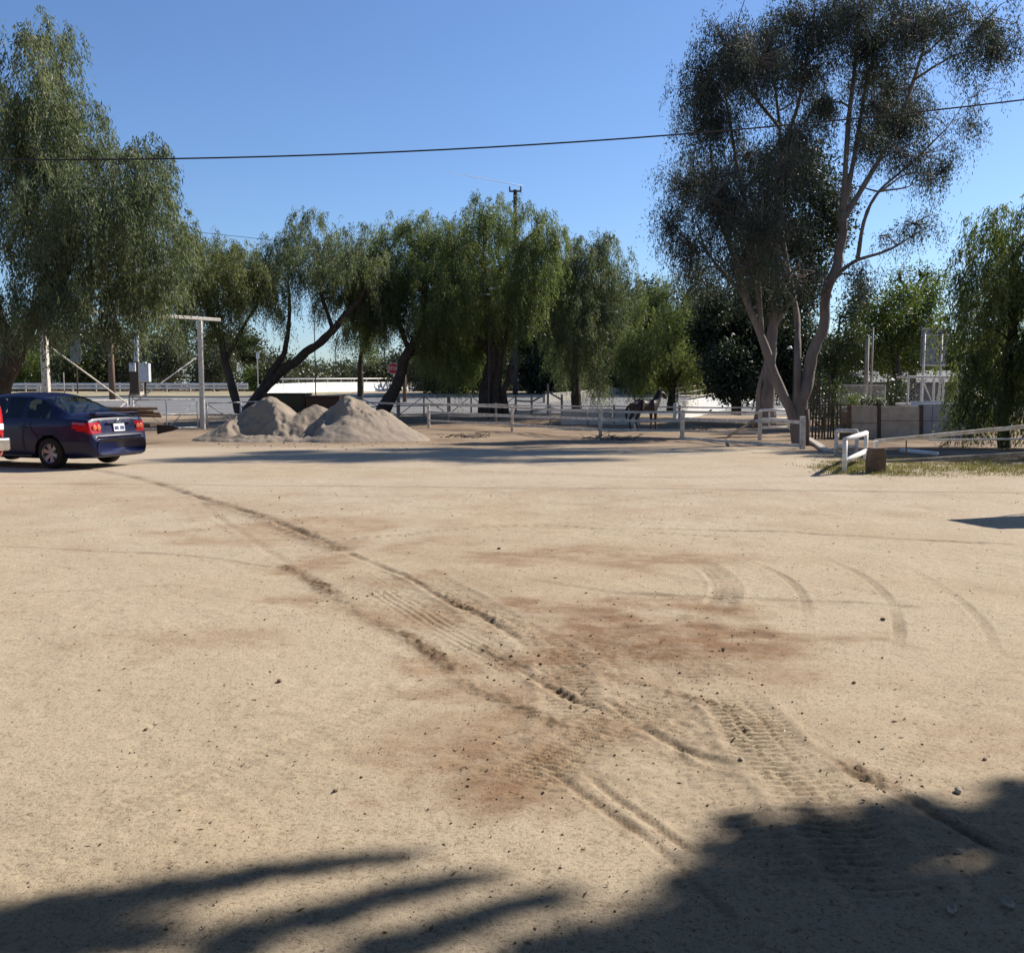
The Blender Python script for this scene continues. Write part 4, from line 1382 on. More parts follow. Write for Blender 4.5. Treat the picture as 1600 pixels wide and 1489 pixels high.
# low concrete barriers behind the horse
for (u0, u1, v0, v1, lab) in [(877, 918, 640, 658, "low beige concrete barrier by the tall thin fence post"), (919, 957, 641, 658, "low beige concrete barrier left of the dark gap"), (960, 1000, 640, 658, "low beige concrete barrier right behind the horse")]:
    a, e = onground(u0, 51), onground(u1, 51)
    h = .85
    b = MB(a)
    prof = [(-.28, 0), (.28, 0), (.24, .18), (.12, .38), (.09, h), (-.09, h), (-.12, .38), (-.24, .18)]
    b.prism(prof, a, (0, 1, 0), UP, e[0] - a[0])
    o = b.build("barrier_block", M['concrete'], bevel=.015)
    o.location = a
    tag(o, lab, "barrier", "beige barriers behind the paddock")
# white wall and rail under the rounded pepper tree
a, e = onground(1055, 54), onground(1186, 72)
root = thing("white_wall", a, "low white wall with thin mesh rail under the rounded pepper tree", "wall")
b = MB(a)
b.bar(a + UP * .45, e + UP * .45, .2, 1.1)
b.build("wall_body", M['white_conc'], root, bevel=.02)
b = MB(a)
for z in (1.15, 1.5, 1.8):
    b.tube([a + UP * z, e + UP * z], .025, 6)
b.build("rail", M['white_pipe'], root)
for k in range(6):
    p = a + (e - a) * (k + .05) / 5.2
    b = MB(a)
    b.tube([p + UP * 1.0, p + UP * 1.82], .03, 6)
    b.build("post", M['white_pipe'], root)
a, e = onground(850, 70), onground(1012, 88)
b = MB(a)
b.bar(a + UP * .3, e + UP * .3, .2, .75)
o = b.build("low_wall", M['concrete'], bevel=.02)
o.location = a
tag(o, "long low pale wall beyond the road behind the weeping tail", "wall")

# ---------------------------------------------------------------- road furniture
# bridge barrier with metal rail
bs_, be_ = onground(404, 79), onground(664, 106)
for i in range(9):
    a, e = bs_ + (be_ - bs_) * i / 9, bs_ + (be_ - bs_) * (i + 1) / 9
    a[2], e[2] = float(g(a[1])), float(g(e[1]))
    dr = (e - a) / np.linalg.norm(e - a)
    b = MB(a)
    prof = [(-.3, -.05), (.3, -.05), (.26, .22), (.13, .42), (.1, .92), (-.1, .92), (-.13, .42), (-.26, .22)]
    b.prism(prof, a + dr * .02, np.cross(UP, dr), np.cross(dr, np.cross(UP, dr)), np.linalg.norm(e - a) - .04)
    o = b.build("road_barrier", M['white_conc'], bevel=.015)
    o.location = a
    w = ["first", "second", "third", "fourth", "fifth", "sixth", "seventh", "eighth", "last"][i]
    tag(o, f"white concrete road barrier segment, {w} from the left in its row", "barrier", "white barriers along the road")
nb_ = np.array([-.92, .39, 0]) * .9
a, e = bs_ + (be_ - bs_) * .06 + nb_, bs_ + (be_ - bs_) * .97 + nb_
a[2], e[2] = float(g(a[1])), float(g(e[1]))
root = thing("hand_rail", a, "white metal rail running just above the road barriers", "rail")
b = MB(a)
b.tube([a + UP * 1.32, e + UP * 1.32], .065, 8)
b.build("top_rail", M['bright_pipe'], root, smooth=True)
for k in range(12):
    p = a + (e - a) * (k + .2) / 11.5
    b = MB(a)
    b.tube([p, p + UP * 1.3], .045, 6)
    b.build("post", M['bright_pipe'], root)
# guard rail on the left
a, e = onground(-420, 90), onground(388, 90)
root = thing("guard_rail", a, "long double beam metal guard rail across the far left verge", "guard rail")
for z in (.38, .70):
    b = MB(a)
    prof = [(-.05, -.12), (.0, -.10), (.05, -.04), (.05, .04), (.0, .10), (-.05, .12), (-.08, .12), (-.03, 0), (-.08, -.12)]
    b.prism(prof, e + UP * z - np.array([0, .15, 0]), (0, -1, 0), UP, e[0] - a[0])
    b.build("beam", M['rail_metal'], root)
for k in range(22):
    p = a + (e - a) * (k + .5) / 22
    b = MB(a)
    b.bar(p - UP * .1, p + UP * .85, .16, .16)
    b.build("post", M['old_wood'], root)


def post_thing(name, u, d, vt, r, mat, label, cat, box=False):
    p = onground(u, d)
    h = vz(vt, d) - p[2]
    b = MB()
    if box:
        b.bar((0, 0, -.2), (0, 0, h), 2 * r, 2 * r)
    else:
        b.tube([(0, 0, -.2), (0, 0, h * .5), (0, 0, h)], [r * 1.1, r, r * .85], 10)
    o = b.build(name, mat, smooth=not box)
    o.location = p
    return tag(o, label, cat), p, h


post_thing("wooden_pole", 175, 74, 515, .22, M['wood_pole'], "reddish brown wooden pole standing on the verge left of the cabinet", "pole")
# signal pole with cabinet
p = onground(213, 80)
root = thing("service_pole", p, "grey steel pole with a dark meter box and pale footing on the verge", "pole")
b = MB(p)
b.tube([p, P(213, 480, 80)], .2, 12)
b.build("shaft", M['cabinet'], root, smooth=True)
b = MB(p)
b.box(P(211, 590, 79.6), (.75, .5, 2.6))
b.build("meter_box", M['steel_dark'], root, bevel=.03)
b = MB(p)
b.box(P(207, 574, 79.2), (.5, .2, .7))
b.build("panel", M['cabinet'], root, bevel=.02)
b = MB(p)
b.box(p + UP * .12, (.9, .9, .4))
b.build("footing", M['concrete'], root, bevel=.03)
p = P(227, 600, 78.5)
p[2] = float(g(78.5))
root = thing("control_cabinet", p, "pale grey control cabinet on a post right of the meter box", "cabinet")
b = MB()
h0, h1 = vz(597, 78.5) - p[2], vz(568, 78.5) - p[2]
b.box((0, 0, (h0 + h1) / 2), (.82, .55, h1 - h0))
b.build("housing", M['cabinet'], root, bevel=.05)
b = MB()
b.box((0, -.29, (h0 + h1) / 2), (.66, .03, (h1 - h0) * .86))
b.box((.26, -.32, (h0 + h1) / 2), (.05, .04, .16))
b.build("door", M['cabinet'], root, bevel=.01)
b = MB()
b.box((0, 0, h1 + .06), (.3, .3, .12))
b.build("cap", M['cabinet'], root, bevel=.03)
b = MB()
b.tube([(0, 0, -.1), (0, 0, h0)], .1, 8)
b.build("stand", M['steel_dark'], root)
# sign back
p = onground(121, 83)
root = thing("road_sign", p, "rectangular road sign seen from its dull back left of the brown pole", "sign")
b = MB()
b.tube([(0, 0, -.1), (0, 0, vz(522, 83) - p[2])], .06, 8)
b.build("post", M['steel_dark'], root)
b = MB()
b.box((-.02, -.09, (vz(522, 83) + vz(566, 83)) / 2 - p[2]), (.9, .03, vz(522, 83) - vz(566, 83)))
b.build("panel", M['sign_back'], root, bevel=.01)
for i, (u, v) in enumerate([(100, 582), (403, 551)]):
    p = onground(u, 86)
    root = thing("road_sign", p, ["thin low marker post beside the sign back", "thin post with a small white plate right of the leaning trunk"][i], "sign")
    b = MB()
    b.tube([(0, 0, -.1), (0, 0, vz(v, 86) - p[2])], .045, 8)
    b.build("post", M['grey_pipe'], root)
    if i:
        b = MB()
        b.box((.05, -.07, vz(v + 5, 86) - p[2]), (.28, .03, .55))
        b.build("panel", M['sign_white'], root)
# bicycle hoop
p = onground(204, 68)
b = MB()
h = vz(615, 68) - p[2]
b.tube([(-.13, 0, -.1), (-.13, 0, h - .12), (-.08, 0, h), (.08, 0, h), (.13, 0, h - .12), (.13, 0, -.1)], .035, 8)
o = b.build("hoop_bollard", M['steel_dark'], smooth=True)
o.location = p
tag(o, "narrow dark hoop standing on the near side of the road", "bollard")
# stop sign
p = onground(615, 73)
root = thing("stop_sign", p, "faded red octagonal stop sign beside the leaning pepper trunk", "sign")
zc = vz(576, 73) - p[2]
b = MB()
b.tube([(0, .05, -.1), (0, .05, zc + .3)], .04, 8)
b.build("post", M['grey_pipe'], root)
oc = lambda r: [(r * math.cos(math.pi / 8 + k * math.pi / 4), r * math.sin(math.pi / 8 + k * math.pi / 4)) for k in range(8)]
b = MB()
b.prism(oc(.46), (0, 0, zc), (1, 0, 0), UP, .02)
pan = b.build("panel", M['sign_white'], root)
b = MB()
b.prism(oc(.42), (0, -.024, zc), (1, 0, 0), UP, .02)
b.build("face", M['red_sign'], pan)
tx = bpy.data.curves.new("lettering", 'FONT')
tx.body = "STOP"
tx.size = .30
tx.align_x, tx.align_y = 'CENTER', 'CENTER'
tx.extrude = .004
tx.materials.append(M['sign_white'])
o = link(bpy.data.objects.new("lettering", tx), pan)
bpy.context.view_layer.update()
me_ = bpy.data.meshes.new_from_object(o.evaluated_get(bpy.context.evaluated_depsgraph_get()))
bpy.data.objects.remove(o)
o = link(bpy.data.objects.new("lettering", me_), pan)
o.location = (0, -.052, zc)
o.rotation_euler = (math.pi / 2, 0, 0)
o.scale = (.95, 1.15, 1)
post_thing("wooden_pole", 632, 71, 570, .14, M['wood_pole'], "brown wooden pole just right of the stop sign", "pole")
for u, d, vt, r, lab in [(493, 80, 500, .045, "thin dark lamp pole standing in the sky gap over the barrier"), (525, 110, 540, .05, "faint thin pole far behind in the sky gap"), (677, 84, 571, .05, "thin pale stake at the right end of the white barriers")]:
    post_thing("thin_pole", u, d, vt, r, M['dark_pole'], lab, "pole")
# ivy lump at barrier end
p = onground(680, 84)
o = thing("ivy_shrub", p, "dark ivy shrub spilling over the right end of the white barriers", "shrub")
r_ = np.random.default_rng(44)
fv, _ = foliage([(P(676, 600, 84), np.array([.9, .8, .8])), (P(668, 604, 84), np.array([.6, .6, .4])), (P(683, 608, 84), np.array([.5, .6, .5]))], 'bush', 14, r_, 1.4)
mesh_np("foliage", fv - p, np.arange(len(fv)).reshape(-1, 4), M['lf_mid'], o)
# dumpsters behind the sand
for (u0, u1, vt, d, mt, lab) in [(412, 476, 617, 47, 'green_paint', "dark green dumpster behind the left sand peak"), (477, 530, 621, 46.5, 'rust_paint', "dark rusty bin behind the dip in the sand heap")]:
    a, e = onground(u0, d), onground(u1, d)
    h = vz(vt, d) - a[2]
    w = e[0] - a[0]
    c = (a + e) / 2 + np.array([0, .8, 0])
    root = thing("dumpster", c, lab, "dumpster")
    b = MB()
    b.prism([(-.62, .12), (.62, .12), (.8, h), (-.8, h)], (-w / 2, 0, 0), (0, 1, 0), UP, w)
    for k in range(5):
        b.box((-w / 2 + w * (k + .5) / 5, -.74, h * .55), (.07, .1, h * .75), rx=-.12)
    b.build("container", M[mt], root, bevel=.02)
    b = MB()
    b.box((0, -.0, h + .04), (w + .06, 1.7, .07))
    b.build("rim", M[mt], root, bevel=.01)
    b = MB()
    for s in (-1, 1):
        b.box((s * (w / 2 - .25), 0, .06), (.15, 1.1, .14))
    b.build("skid", M['steel_dark'], root)
# flat trailer with poles on it, behind the blue car
d = 33
root = thing("flat_trailer", onground(175, d), "low dark flat trailer with red end half hidden behind the blue car", "trailer")
c = np.array(root.location)
b = MB()
b.box((0, 0, .62), (3.0, 1.3, .12))
b.build("deck", M['steel_dark'], root, bevel=.02)
b = MB()
b.prism([(0, .62), (0, .30), (.55, .42), (.75, .5), (.55, .6)], (1.5, .05, 0), (1, 0, 0), UP, .1)
b.build("tongue", M['rust_paint'], root)
for s in (-1, 1):
    b = MB()
    b.lathe([(.06, -.1), (.3, -.1), (.33, 0), (.3, .1), (.06, .1)], 20, (-.3, s * .62, .31), 'Y')
    b.build("wheel", M['black'], root, smooth=True)
r_ = np.random.default_rng(14)
labs = ["uppermost long brown pole on the trailer", "second brown pole from the top on the trailer", "brown pole just above the lowest on the trailer", "lowest brown pole lying on the trailer deck", "short reddish pole end among the trailer poles"]
for i, (u1, v) in enumerate([(246, 638), (240, 643), (250, 646), (252, 650), (236, 640)]):
    e = P(u1, v, d - .3 + .18 * i)
    a = e + np.array([-3.2, .2, .02 + .02 * i])
    b = MB(a)
    b.tube([a, (a + e) / 2 + r_.normal(0, .02, 3), e], .055, 8)
    o = b.build("wooden_rod", M['brown_wood'], smooth=True)
    o.location = a
    tag(o, labs[i], "pole", "poles stacked on the trailer")
# utility pole and area light
p = onground(805, 80)
root = thing("utility_pole", p, "tall dark utility pole whose top rises above the central trees", "utility pole")
zt = vz(297, 80) - p[2]
b = MB()
b.tube([(0, 0, -.2), (0, 0, zt * .6), (0, 0, zt)], [.24, .2, .17], 10)
b.build("shaft", M['dark_pole'], root, smooth=True)
b = MB()
b.box((0, -.2, zt - .15), (1.0, .12, .12))
b.build("crossarm", M['dark_pole'], root)
for s in (-1, 1):
    b = MB()
    b.lathe([(.0, 0), (.07, 0), (.05, .12), (.09, .16), (.05, .22), (.08, .3), (0, .34)], 10, (s * .45, -.2, zt - .09))
    b.build("insulator", M['steel_dark'], root, smooth=True)
p = onground(764, 55)
root = thing("area_light", p, "pole light with two flat white heads inside the central tree", "lamp post")
b = MB()
b.tube([(0, 0, -.2), (0, 0, vz(456, 55) - p[2])], .05, 8)
b.build("shaft", M['dark_pole'], root)
for u, v in ((770, 451), (758, 460)):
    b = MB()
    b.box(P(u, v, 54.2) - p, (.5, .35, .09), rx=.15)
    b.build("lamp_head", M['bright_pipe'], root, bevel=.02)
# overhead lines
def wire(name, pts, r, label):
    o = np.array(pts[0], float)
    b = MB(o)
    b.tube(pts, r, 6)
    ob = b.build(name, M['cable'], smooth=True)
    ob.location = o
    return tag(ob, label, "wire")


def sagline(a, e, sag, n=40):
    a, e = np.array(a), np.array(e)
    return [a + (e - a) * t - UP * sag * 4 * t * (1 - t) for t in np.linspace(0, 1, n)]


dW = 20
zl, zr, zm = vz(250, dW), vz(157, dW), vz(228, dW)
xl, xr = P(0, 250, dW)[0], P(1594, 157, dW)[0]
cf = np.polyfit([xl, 0.1, xr], [zl, zm, zr], 2)
wp = [np.array([x, dW, np.polyval(cf, x)]) for x in np.linspace(-27, 27, 60)]
wire("overhead_cable", wp, .0165, "thick black overhead cable crossing the whole sky in front of the eucalyptus")
for i, s in enumerate((0, -1)):
    p = np.array([wp[s][0], dW + .18, 0])
    b = MB()
    b.tube([(0, 0, -.2), (0, 0, wp[s][2] + .5)], [.18, .13], 10)
    o = b.build("cable_pole", M['wood_pole'], smooth=True)
    o.location = p
    tag(o, ["wooden pole carrying the left end of the thick overhead cable", "wooden pole carrying the right end of the thick overhead cable"][i], "utility pole")
wire("power_line", sagline(P(-200, 300, 88), P(1000, 428, 88), .5), .022, "upper thin power line showing in the sky between the left tree and the forked tree")
wire("power_line", sagline(P(-200, 372, 90), P(1000, 480, 90), .5), .022, "lower thin power line showing faintly at the far left edge")
# contrail
a, e = P(690, 268, 9000), P(818, 291, 9500)
m, nt, pb_ = nodes("contrail")
tr = N(nt, "ShaderNodeBsdfTransparent")
df = N(nt, "ShaderNodeBsdfDiffuse")
df.inputs[0].default_value = (.9, .9, .9, 1)
mx = N(nt, "ShaderNodeMixShader")
mx.inputs[0].default_value = .30
nt.links.new(tr.outputs[0], mx.inputs[1])
nt.links.new(df.outputs[0], mx.inputs[2])
nt.links.new(mx.outputs[0], nt.nodes["Material Output"].inputs[0])
b = MB(a)
b.tube([a, a + (e - a) * .3, a + (e - a) * .7, e], [1, 5, 7, 5], 8)
o = b.build("contrail", m, smooth=True)
o.location = a
tag(o, "short faint white contrail in the sky left of the utility pole", "contrail", kind="stuff")

# ---------------------------------------------------------------- sand heap
def sand():
    nx_, ny_ = 250, 170
    c = onground(486, 35.6)
    lx = np.linspace(-5.2, 5.2, nx_)
    ly = np.linspace(-3.6, 3.4, ny_)
    x, yy = np.meshgrid(lx, ly)

    def loc(u):
        return (u - 486) * 35.6 / FPX

    def cone(cx, cy, h, rl, rr_, rf, rb, p=1.0):
        ex, ey = x - cx, yy - cy
        ex = np.where(ex < 0, ex / rl, ex / rr_)
        ey = np.where(ey < 0, ey / rf, ey / rb)
        q_ = np.sqrt(ex ** 2 + ey ** 2 + .012) - .11
        return h * np.clip(1 - q_, 0, 1) ** 1.12
    n = fbm(x * 1.1, yy * 1.1, 51, 4)
    h = cone(loc(421), .2, 1.66, 2.5, 2.1, 2.6, 2.2, 1.0)
    h = np.maximum(h, cone(loc(540), .1, 1.72, 1.9, 2.75, 2.7, 2.2, .95) + 0)
    h = np.maximum(h, cone(loc(490), .25, 1.34, 2.4, 2.4, 2.5, 2.2, 1.0))
    h = np.maximum(h, cone(loc(590), .1, 1.15, 1.6, 1.9, 2.2, 2.0, 1.0))
    h = np.maximum(h, cone(loc(375), -.3, .75, 1.7, 1.5, 1.7, 1.9, 1.0))
    # loader cuts on the front: steep crumbling faces above a low apron
    n2 = fbm(x * 3.5, yy * 3.5, 71, 4)
    ap = .10 + .22 * np.clip(1 - np.abs(yy + 1.9) / 1.3, 0, 1) * (1 + 1.2 * n)

    def smin(p_, q_, k_):
        w_ = np.clip(.5 + .5 * (q_ - p_) / k_, 0, 1)
        return q_ * (1 - w_) + p_ * w_ - k_ * w_ * (1 - w_)
    lx_ = (x - loc(442)) / 1.45 + .22 * n + .10 * n2
    f1 = np.maximum(ap, (yy + 1.75 - .7 * lx_ ** 2 + .4 * n + .16 * n2) * 1.05)
    w1 = np.clip((1.15 - np.abs(lx_)) / .25, 0, 1)
    h = h * (1 - w1) + smin(h, np.maximum(f1, 0), .16) * w1
    h -= .50 * np.exp(-((x - loc(524) + .12 * n) / .34) ** 2 - ((yy + .75 + .2 * n) / .75) ** 2) * np.clip(h, 0, 1)
    edge = np.clip(h / .25, 0, 1)
    lump = np.clip(fbm(x * 3.2, yy * 3.2, 57, 4), -.1, .8)
    mask = np.clip(1 - np.hypot((x - loc(556)) / 1.3, (yy + .7) / 1.3), 0, 1) + .9 * np.clip(1 - np.hypot((x - loc(482)) / .9, (yy + 1.3) / 1.1), 0, 1) + .12
    h += edge * (.10 * n + .26 * lump * mask + .022 * fbm(x * 7, yy * 7, 60, 4))
    h = np.maximum(h, 0)
    h = h * np.clip(h / .12, 0, 1) + .05 * np.clip(1 - np.hypot(x / 5, yy / 3.3), 0, 1) - .055 + .03 * n
    z = h + g(yy + c[1]) - c[2]
    v = np.stack([x, yy, z], -1).reshape(-1, 3)
    i = np.arange(len(v)).reshape(ny_, nx_)
    f = np.stack([i[:-1, :-1], i[:-1, 1:], i[1:, 1:], i[1:, :-1]], -1).reshape(-1, 4)
    o = mesh_np("sand_heap", v, f, surf('pale_sand', (.31, .255, .198), (.235, .188, .142), 1.2, .95, .6, 18, spec=.1), smooth=True)
    o.location = c
    tag(o, "pale sand heap with two peaks and scooped hollows in front of the gantry", "sand heap")


sand()
pts, sz = [], []
for _ in range(220):
    q = G(rng.uniform(340, 690), rng.normal(694, 4))
    pts.append((q[0], q[1]))
    sz.append(.012 + .04 * rng.random() ** 4)
tag(pebbles("sand_crumbs", ground_pts(pts, .0), np.array(sz), M['clod'], .7), "crumbs of sand and soil along the foot of the sand heap", "soil", kind="stuff")

# ---------------------------------------------------------------- right side: rails, planter, cage
def white_frame(name, pts, h, label, low=.45, r=.045, mat=None):
    pts = [np.array(p, float) for p in pts]
    o = pts[0]
    root = thing(name, o, label, "rail")
    for p in pts:
        b = MB(o)
        b.tube([p - UP * .15, p + UP * (h - .01)], r, 9)
        b.build("post", mat or M['bright_pipe'], root, smooth=True)
    for z in (h, low):
        b = MB(o)
        b.tube([p + UP * z for p in (pts[0], pts[-1])], r * 1.15, 9)
        b.build("rail", mat or M['bright_pipe'], root, smooth=True)
    return root


pa, pe = G(1319, 739), G(1352, 721)
white_frame("pipe_rail", [pa, pe], .62, "bright white pipe rail angling away beside the brown stump", .22)
white_frame("pipe_rail", [G(1306, 713), G(1338, 714)], .62, "dull white pipe rail set crosswise behind the bright angled rail", .24, mat=M['white_pipe'])
# stump
p = G(1373, 739)
p[1] += .15
b = MB()
b.prism([(-.15, -.1), (.14, -.1), (.15, .3), (.12, .47), (-.13, .46), (-.16, .2)], (0, .14, 0), (1, 0, 0), UP, .28)
o = b.build("wooden_block", M['brown_wood'], bevel=.03)
o.location = p
tag(o, "squat brown wooden block at the left end of the long rail gate", "block")
# long barrier gate
d0, d1 = 20.8, 19.6
a, e = P(1366, 690, d0), P(1720, 655, d1)
a2, e2 = P(1384, 722, d0 - .3), P(1720, 702, d1 - .3)
root = thing("rail_gate", onground(1368, d0), "long low white rail gate with two bars running off the right edge", "gate")
ro = np.array(root.location)
b = MB(ro)
b.bar(a, e, .07, .085)
b.build("top_bar", M['rail_wood'], root, bevel=.01)
b = MB(ro)
b.bar(a2, e2, .07, .075)
b.build("lower_bar", M['old_wood'], root, bevel=.01)
b = MB(ro)
b.tube([P(1450, 688, d0), P(1720, 684, d0)], .022, 7)
b.build("middle_rod", M['grey_pipe'], root)
b = MB(ro)
b.bar(P(1369, 704, d0 - .1), P(1369, 689, d0 - .1), .09, .09)
b.build("end_cap", M['bright_pipe'], root, bevel=.01)
for (u, v, u2, v2) in [(1460, 705, 1490, 684), (1416, 712, 1416, 687), (1585, 698, 1600, 680)]:
    b = MB(ro)
    b.tube([P(u, v, d0 + .1), P(u2, v2, d0 + .1)], .014, 6)
    b.build("brace", M['steel_dark'], root)
p0, p1 = G(1408, 709), G(1464, 713)
b = MB()
b.tube([(0, 0, .09), p1 - p0 + UP * .06], .055, 10)
o = b.build("loose_pipe", M['bright_pipe'], smooth=True)
o.location = p0
tag(o, "short white pipe lying on the ground behind the rail gate", "pipe")
# grass strip
gb, n = [], 15000
u = rng.uniform(1360, 1760, n)
v = rng.uniform(716, 744, n) + rng.normal(0, 2, n)
u2 = rng.normal(1322, 24, 5200)
v2 = rng.normal(729, 6, 5200)
u, v = np.concatenate([u, u2]), np.concatenate([v, np.clip(v2, 712, 740)])
c = np.array([G(a, b_) for a, b_ in zip(u[::6], v[::6])])
c = np.repeat(c, 6, 0)[:len(u)]
c[:, :2] += rng.normal(0, .09, (len(c), 2))
c[:, 2] = [zat(x, y) for x, y in c[:, :2]]
n = len(c)
clump = np.clip(fbm(c[:, 0] * 1.3, c[:, 1] * 1.3, 88, 3) + .55, .15, 1.2)
ax = unit(np.stack([rng.normal(0, .5, n), rng.normal(0, .5, n), np.ones(n)], -1))
gv = leaf_quads(c, ax, rng.uniform(.03, .11, n) * clump, rng.uniform(.006, .014, n), rng)
tag(mesh_np("grass", gv, np.arange(4 * n).reshape(-1, 4), M['grass']), "dry yellow green grass strip under the rail gate", "grass", kind="stuff")
# slab planter bin
d = 37
gz = float(g(d))
pn = onground(1383, d)
root = thing("slab_planter", pn, "tan slab walled planter bin with steel posts behind the pipe rails", "planter")
for (u0, u1, v0, v1) in [(1329, 1371, 634, 661), (1329, 1371, 661.6, 686), (1375, 1437, 635, 657), (1375, 1437, 657.6, 686)]:
    b = MB(pn)
    a, e = P(u0, v0, d), P(u1, v1, d)
    b.box((a + e) / 2, (abs(e[0] - a[0]), .1, abs(a[2] - e[2])))
    b.build("slab", M['tan_panel'], root, bevel=.012)
for u0, u1 in ((1329, 1371), (1375, 1437)):
    b = MB(pn)
    a, e = P(u0, 636, d + 1.6), P(u1, 686, d + 1.6)
    b.box((a + e) / 2 - [.45, 0, 0], (abs(e[0] - a[0]) - .1, .1, abs(a[2] - e[2])))
    b.build("slab", M['tan_panel'], root, bevel=.012)
for u, v in ((1327, 632), (1373, 630), (1439, 633)):
    b = MB(pn)
    b.bar(P(u, 689, d - .02), P(u, v, d - .02), .10, .14)
    b.build("post", M['brown_wood'] if u == 1327 else M['steel_dark'], root)
b = MB(pn)
a, e = P(1329, 642, d + .1), P(1437, 690, d + 1.5)
b.box(((a[0] + e[0]) / 2 - .22, d + .8, float(vz(640, d)) - .35), (e[0] - a[0] - .75, 1.4, .5))
b.build("soil", M['clod'], root)
for i, (u, v, rx, rz, lf, lab) in enumerate([(1333, 628, .36, .22, 'lf_bright', "bright green plant in the left of the planter"), (1356, 629, .40, .20, 'lf_mid', "dark leafy plant with white flowers in the planter"), (1374, 630, .22, .14, 'lf_mid', "small plant by the planter's middle post")]):
    c = P(u, v, d + .5)
    o = thing("planter_plant", c - UP * .2, lab, "plant")
    r_ = np.random.default_rng(60 + i)
    fv, _ = foliage([(c + r_.normal(0, .12, 3) * [1, 1, .5], np.array([rx, .35, rz]) * .7) for _ in range(4)], 'bush', 30, r_, .55)
    mesh_np("foliage", fv - c + [0, 0, .2], np.arange(len(fv)).reshape(-1, 4), M[lf], o)
    if i:
        q = in_ball(40, r_, .8) * [rx, .35, rz * 1.1] + [0, 0, .25]
        fl = np.concatenate([leaf_quads(q, unit(r_.standard_normal((40, 3))), np.full(40, .08), np.full(40, .07), r_) for _ in range(3)])
        mesh_np("flowers", fl, np.arange(len(fl)).reshape(-1, 4), M['flower'], o)
# grey block wall
a, e = P(1439, 631, d + .3), P(1520, 684, d + .3)
root = thing("block_wall", onground(1480, d + .3), "grey block wall to the right of the tan planter slabs", "wall")
ro = np.array(root.location)
b = MB(ro)
nb = 5
for r0 in range(2):
    for k in range(nb):
        w = (e[0] - a[0]) / nb
        h = (a[2] - e[2]) / 2
        b.box((a[0] + w * (k + .5), d + .3, e[2] + h * (r0 + .5)), (w - .015, .2, h - .015))
b.build("blocks", M['grey_block'], root, bevel=.012)
b = MB(ro)
b.box(((a[0] + e[0]) / 2, d + .34, (a[2] + e[2]) / 2), (e[0] - a[0] - .02, .12, a[2] - e[2] - .02))
b.build("mortar", M['concrete'], root)
b = MB(ro)
for k in range(6):
    x = a[0] + (e[0] - a[0]) * (.35 + .05 * k)
    b.box((x, d + .19, (a[2] + e[2]) / 2), (.012, .012, (a[2] - e[2]) * .95))
b.build("mesh_panel", M['grey_pipe'], root)


def wire_mesh(b, p, ux, uz, w, h, step, r):
    """woven fence mesh drawn as thin diagonal wires"""
    k = int((w + h) / step) + 1
    for i in range(k):
        s = i * step
        a0, b0 = (min(s, w), max(0, s - w)), (max(0, s - h), min(s, h))
        for f in (0, 1):
            q = [(w - x if f else x, z) for x, z in (a0, b0)]
            b.tube([p + ux * q[0][0] + uz * q[0][1], p + ux * q[1][0] + uz * q[1][1]], r, 3, cap=False)


# white mesh screen behind planter
d = 42
a = P(1310, 637, d)
w, h = P(1382, 637, d)[0] - a[0], vz(602, d) - vz(637, d)
root = thing("mesh_screen", a, "white framed mesh screen standing behind the planter plants", "screen")
X1, Z1 = np.array([1., 0, 0]), UP
b = MB(a)
for p, q in (((0, 0), (0, h)), ((w, 0), (w, h)), ((0, h), (w, h)), ((0, 0), (w, 0)), ((w * .58, 0), (w * .58, h))):
    b.tube([a + X1 * p[0] + Z1 * p[1], a + X1 * q[0] + Z1 * q[1]], .035, 6)
b.build("frame", M['white_pipe'], root)
b = MB(a)
wire_mesh(b, a, X1, Z1, w, h, .09, .009)
b.build("mesh", M['white_pipe'], root)
b = MB(a)
b.tube([a + X1 * .2, a + X1 * .2 - UP * 1.4], .05, 6)
b.tube([a + X1 * (w - .2), a + X1 * (w - .2) - UP * 1.4], .05, 6)
b.build("post", M['white_pipe'], root)
# poles
post_thing("wooden_pole", 1353, 44, 528, .10, M['old_wood'], "thick grey wooden pole behind the planter, the lower of two", "pole")
post_thing("thin_pole", 1361, 43, 512, .05, M['old_wood'], "thin grey pole beside the thicker one behind the planter", "pole")
post_thing("thin_pole", 1240, 36, 536, .03, M['dark_pole'], "thin pole between the eucalyptus trunks", "pole")
o, p, h = post_thing("lamp_bracket_pole", 1241, 37, 540, .025, M['dark_pole'], "thin rod holding a small white lamp between the eucalyptus trunks", "lamp")
b = MB(p)
c = P(1234, 543, 37)
b.lathe([(0, .06), (.05, .05), (.12, -.04), (.10, -.06), (0, -.03)], 12, c)
q = b.build("lamp_shade", M['bright_pipe'], o, smooth=True)
# backboard
d = 40
root = thing("basketball_backboard", onground(1452, d), "grey board on two posts seen from behind, left of the dark right tree", "board")
ro = np.array(root.location)
a, e = P(1437, 514, d), P(1481, 571, d)
b = MB(ro)
b.box((a + e) / 2, (e[0] - a[0], .06, a[2] - e[2]), rz=.25)
b.build("panel", M['board'], root, bevel=.01)
b = MB(ro)
for f in (.0, .18, 1.0):
    z = a[2] + (e[2] - a[2]) * f
    b.box(((a[0] + e[0]) / 2, d - .07, z), (e[0] - a[0] + .04, .05, .07), rz=.25)
b.build("frame", M['grey_pipe'], root)
for u in (1438, 1468):
    b = MB(ro)
    x = P(u, 600, d)[0]
    dy = (x - (a[0] + e[0]) / 2) * math.tan(.25) - .10
    b.tube([(x, d + dy, float(g(d)) - .1), (x, d + dy, vz(520, d))], .055, 8)
    b.build("post", M['white_pipe'], root, smooth=True)
